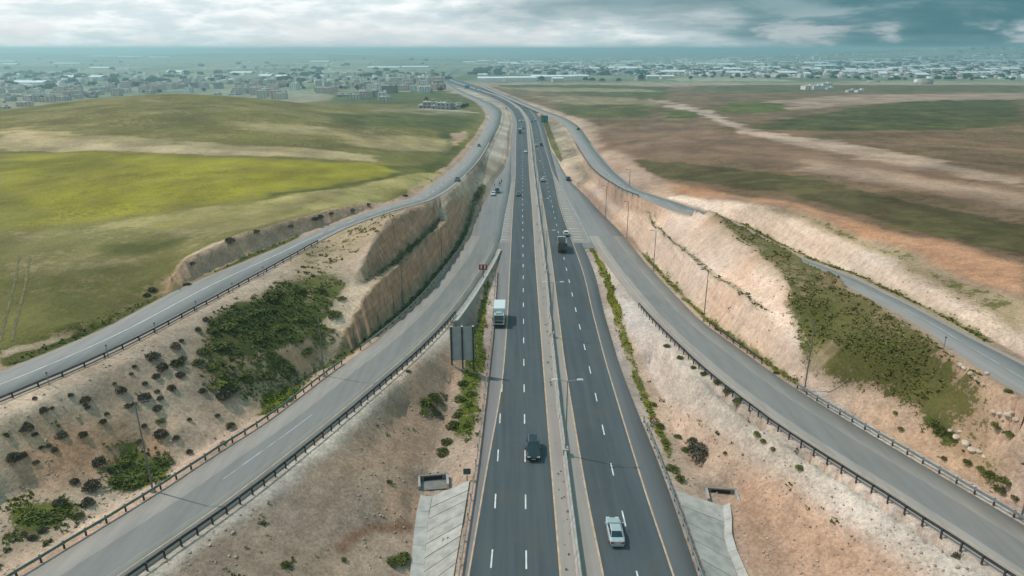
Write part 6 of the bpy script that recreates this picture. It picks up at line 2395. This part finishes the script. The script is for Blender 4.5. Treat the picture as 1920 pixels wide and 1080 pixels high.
for x_, y_, c_, n_ in by_colour(hp, ['white', 'cream', 'white', 'grey'], 700):
    house_at(x_, y_, random.randrange(7), c_, '%s from the left of the small %s buildings in the right city' % (n_, c_), 'small %s buildings of the right city' % c_)
# a few taller blocks
for i, (x_, y_, h_) in by_x([(1528, 112, 30), (1728, 114, 34), (1420, 118, 22), (1640, 118, 24)]):
    px_w = 9
    hall(x_, y_, px_w, 30, h_, M_ROOF, '%s from the left of the taller pale blocks in the right city' % ordinal(i), 'taller blocks of the right city', 0.1, 'white')
# farther roofs that blur into one mass
NB = 5200
bxs, bys = [], []
q_ = np.array(scatter([(900, 112), (1200, 108), (1500, 100), (1920, 96), (1920, 146), (1500, 145), (1250, 142), (950, 138)], NB - 320, 10) + scatter([(0, 140), (420, 136), (850, 138), (850, 152), (400, 158), (0, 168)], 260, 12) + scatter([(0, 112), (850, 106), (850, 135), (0, 140)], 60, 13))
zz0 = -36.0
u_, v_ = (q_[:, 0] - 960) / FPX, (q_[:, 1] - 540) / FPX
tt_ = (zz0 - CAM_H) / (-ST - v_ * CT)
bx_, by_ = u_ * tt_, (CT - v_ * ST) * tt_
for _ in range(6):
    gz_ = ground(bx_, by_)
    tt_ = (gz_ - CAM_H) / (-ST - v_ * CT)
    tt_ = np.clip(tt_, 300, 30000)
    bx_, by_ = u_ * tt_, (CT - v_ * ST) * tt_
ok_ = by_ > 1500
bx_, by_ = bx_[ok_], by_[ok_]
NB = len(bx_)
bz_ = ground(bx_, by_)
ww = 7 + 16 * r.random(NB) ** 2 * (1 + by_ / 6000)
dd = 7 + 12 * r.random(NB) ** 2 * (1 + by_ / 6000)
hh_ = 4 + 8 * r.random(NB) ** 2
cube = np.array([(-.5, -.5, -.2), (.5, -.5, -.2), (.5, .5, -.2), (-.5, .5, -.2), (-.5, -.5, 1), (.5, -.5, 1), (.5, .5, 1), (-.5, .5, 1)])
cf = np.array([(4, 5, 6, 7), (0, 1, 5, 4), (1, 2, 6, 5), (2, 3, 7, 6), (3, 0, 4, 7)])
pv = cube[None] * np.stack([ww, dd, hh_], 1)[:, None, :] + np.stack([bx_, by_, bz_], 1)[:, None, :]
me = mesh_np('far_city', pv.reshape(-1, 3), (cf[None] + (np.arange(NB) * 8)[:, None, None]).reshape(-1, 4))
a_ = me.attributes.new('tone', 'FLOAT_COLOR', 'POINT')
pal = np.array([(0.62, 0.60, 0.57), (0.48, 0.42, 0.37), (0.40, 0.32, 0.28), (0.30, 0.28, 0.27), (0.70, 0.70, 0.69)])
rgba = np.ones((NB, 8, 4), np.float32)
rgba[..., :3] = (pal[r.integers(0, 5, NB)] * (0.8 + 0.3 * r.random((NB, 1))))[:, None]
a_.data.foreach_set('color', rgba.ravel())
t_ = NT('far_city_walls', 0.9, 0.2)
t_.color(t_.attr('tone').outputs['Color'])
me.materials.append(t_.mat)
o = link('far_city', me)
o['kind'] = 'stuff'
o['label'] = 'hazy mass of far roofs on the plain'
o['category'] = 'far city'

# trees
M_TREE = leaf_mat('tree_leaves', (0.030, 0.052, 0.022))
TREES = []
for s_ in range(4):
    v_, f_ = leaf_dome(300 + s_, 520, 1.0, 1.25, 0.17, 0.3)
    v_ = v_ + np.array([0, 0, 0.45])
    me_ = mesh_np('crown', v_, f_)
    me_.materials.append(M_TREE)
    TREES.append(me_)
mb = MB()
mb.tube((0, 0, -0.3), (0.03, 0, 0.8), 0.11, 0.06, 7)
for i in range(5):
    a = i * 1.257
    mb.tube((0.02, 0, 0.45 + 0.06 * i), (0.45 * math.cos(a), 0.45 * math.sin(a), 1.0), 0.045, 0.02, 5)
me_trunk = mb.mesh('trunk', M_BARK)


def tree(px, py, wpx, label, group, tall=1.0, smin=600):
    x, y, z = hit(px, py)
    if y < smin:
        return
    s = wpx / FPX * (y * CT + (CAM_H - z) * ST) / 2.0
    t = thing('tree', label, 'tree', (x, y, z - 0.1), random.uniform(0, 6.28), group)
    link('crown', random.choice(TREES), t, scale=(s, s, s * tall))
    link('trunk', me_trunk, t, scale=(s, s, s * tall))


TL = [(80, 189, 12, 1), (99, 189, 14, 1), (216, 168, 9, 1.3), (146, 164, 13, .8), (114, 168, 7, 1), (175, 162, 8, 1), (243, 173, 10, 1), (299, 175, 9, 1), (383, 172, 7, 1.2), (440, 176, 12, .8), (468, 184, 9, 1.5), (452, 160, 8, 1),
      (592, 174, 5, 2.2), (640, 168, 9, 1), (669, 168, 9, 1), (688, 174, 7, 1.1), (724, 175, 11, 1), (800, 190, 7, 1.3), (540, 165, 10, 1), (560, 160, 12, .8), (545, 152, 12, .8), (826, 172, 12, .8), (870, 203, 12, .8), (876, 200, 9, .8), (55, 170, 12, .7), (30, 160, 12, .6), (320, 160, 8, .8), (265, 160, 7, .8), (130, 182, 8, 1)]
for i, (x_, y_, w_, h_) in by_x(TL):
    tree(x_, y_, w_, '%s from the left of the larger dark trees in the left town' % ordinal(i), 'larger trees of the left town', h_)
for i, (x_, y_) in by_x(p_ for p_ in scatter([(0, 165), (300, 156), (560, 150), (830, 150), (830, 168), (560, 176), (300, 176), (0, 200)], 60, 21) if hit(*p_)[1] > 600):
    tree(x_, y_, random.uniform(4, 7), '%s from the left of the small dark trees in the left town' % ordinal(i), 'small trees of the left town', random.uniform(0.7, 1.2))
for i, (x_, y_) in by_x(scatter([(700, 139), (840, 137), (840, 144), (700, 146)], 26, 22)):
    tree(x_, y_, random.uniform(5, 9), '%s from the left in the grove beside the far highway' % ordinal(i), 'grove left of the far highway', 0.7)
TR = [(952, 151, 10, .8), (1015, 151, 12, .8), (1030, 150, 12, .8), (1098, 152, 12, .7), (1110, 153, 14, .6), (1202, 152, 10, 1.6), (1295, 150, 9, 1), (1160, 153, 12, .6), (1130, 153, 12, .6)]
for i, (x_, y_, w_, h_) in by_x(TR):
    tree(x_, y_, w_, '%s from the left of the trees before the white sheds' % ordinal(i), 'trees before the white sheds', h_)
for i, (x_, y_) in by_x(scatter([(1280, 139), (1500, 144), (1920, 146), (1920, 152), (1500, 151), (1300, 147)], 64, 23)):
    tree(x_, y_, random.uniform(6, 11), '%s from the left in the dark tree row before the right city' % ordinal(i), 'tree row before the right city', random.uniform(0.6, 0.9))
# scattered far groves, too many and too far to tell apart
fg = np.array(scatter([(900, 128), (1300, 124), (1920, 108), (1920, 146), (1300, 142), (880, 140)], 900, 31) + scatter([(0, 135), (850, 132), (850, 150), (400, 160), (0, 172)], 110, 32) + scatter([(0, 112), (850, 110), (850, 132), (0, 135)], 24, 33))
u_, v_ = (fg[:, 0] - 960) / FPX, (fg[:, 1] - 540) / FPX
tt_ = (-36 - CAM_H) / (-ST - v_ * CT)
for _ in range(6):
    bx_, by_ = u_ * tt_, (CT - v_ * ST) * tt_
    tt_ = np.clip((ground(bx_, by_) - CAM_H) / (-ST - v_ * CT), 300, 30000)
bx_, by_ = u_ * tt_, (CT - v_ * ST) * tt_
ok_ = by_ > 1500
bx_, by_, fg = bx_[ok_], by_[ok_], fg[ok_]
V0, F0 = leaf_dome(400, 34, 1.0, 0.9, 0.55, 0.5)
n = len(fg)
s_ = (5 + 6 * r.random(n)) * (1 + by_ / 9000)
pv = V0[None] * s_[:, None, None] + np.stack([bx_, by_, ground(bx_, by_)], 1)[:, None, :]
me = mesh_np('far_groves', pv.reshape(-1, 3), (F0[None] + (np.arange(n) * len(V0))[:, None, None]).reshape(-1, 4))
me.materials.append(M_TREE)
o = link('far_groves', me)
o['kind'] = 'stuff'
o['label'] = 'dark groves scattered over the hazy plain'
o['category'] = 'trees'
# ------------------------------------------------------------------ the air over the plain
hz_me = bpy.data.meshes.new('haze')
bx0, bx1, by0, by1, bz0, bz1 = -42500, 42500, -600, 42500, -70, max(60.0, float(Z.max()) + 4.0)
hv = [(x, y, z) for z in (bz0, bz1) for y in (by0, by1) for x in (bx0, bx1)]
hz_me.from_pydata(hv, [], [(0, 2, 3, 1), (4, 5, 7, 6), (0, 1, 5, 4), (2, 6, 7, 3), (0, 4, 6, 2), (1, 3, 7, 5)])
hz = bpy.data.objects.new('haze', hz_me)
hm = bpy.data.materials.new('pale_haze')
hm.use_nodes = True
hm.node_tree.nodes.clear()
hvn = hm.node_tree.nodes.new('ShaderNodeVolumePrincipled')
hvn.inputs['Color'].default_value = (0.64, 0.96, 1.0, 1)
hvn.inputs['Density'].default_value = 0.00022
hvn.inputs['Anisotropy'].default_value = 0.45
hout = hm.node_tree.nodes.new('ShaderNodeOutputMaterial')
hm.node_tree.links.new(hvn.outputs[0], hout.inputs['Volume'])
hz_me.materials.append(hm)
hz['kind'] = 'stuff'
hz['label'] = 'thin bluish haze over the far plain'
hz['category'] = 'haze'
col.objects.link(hz)
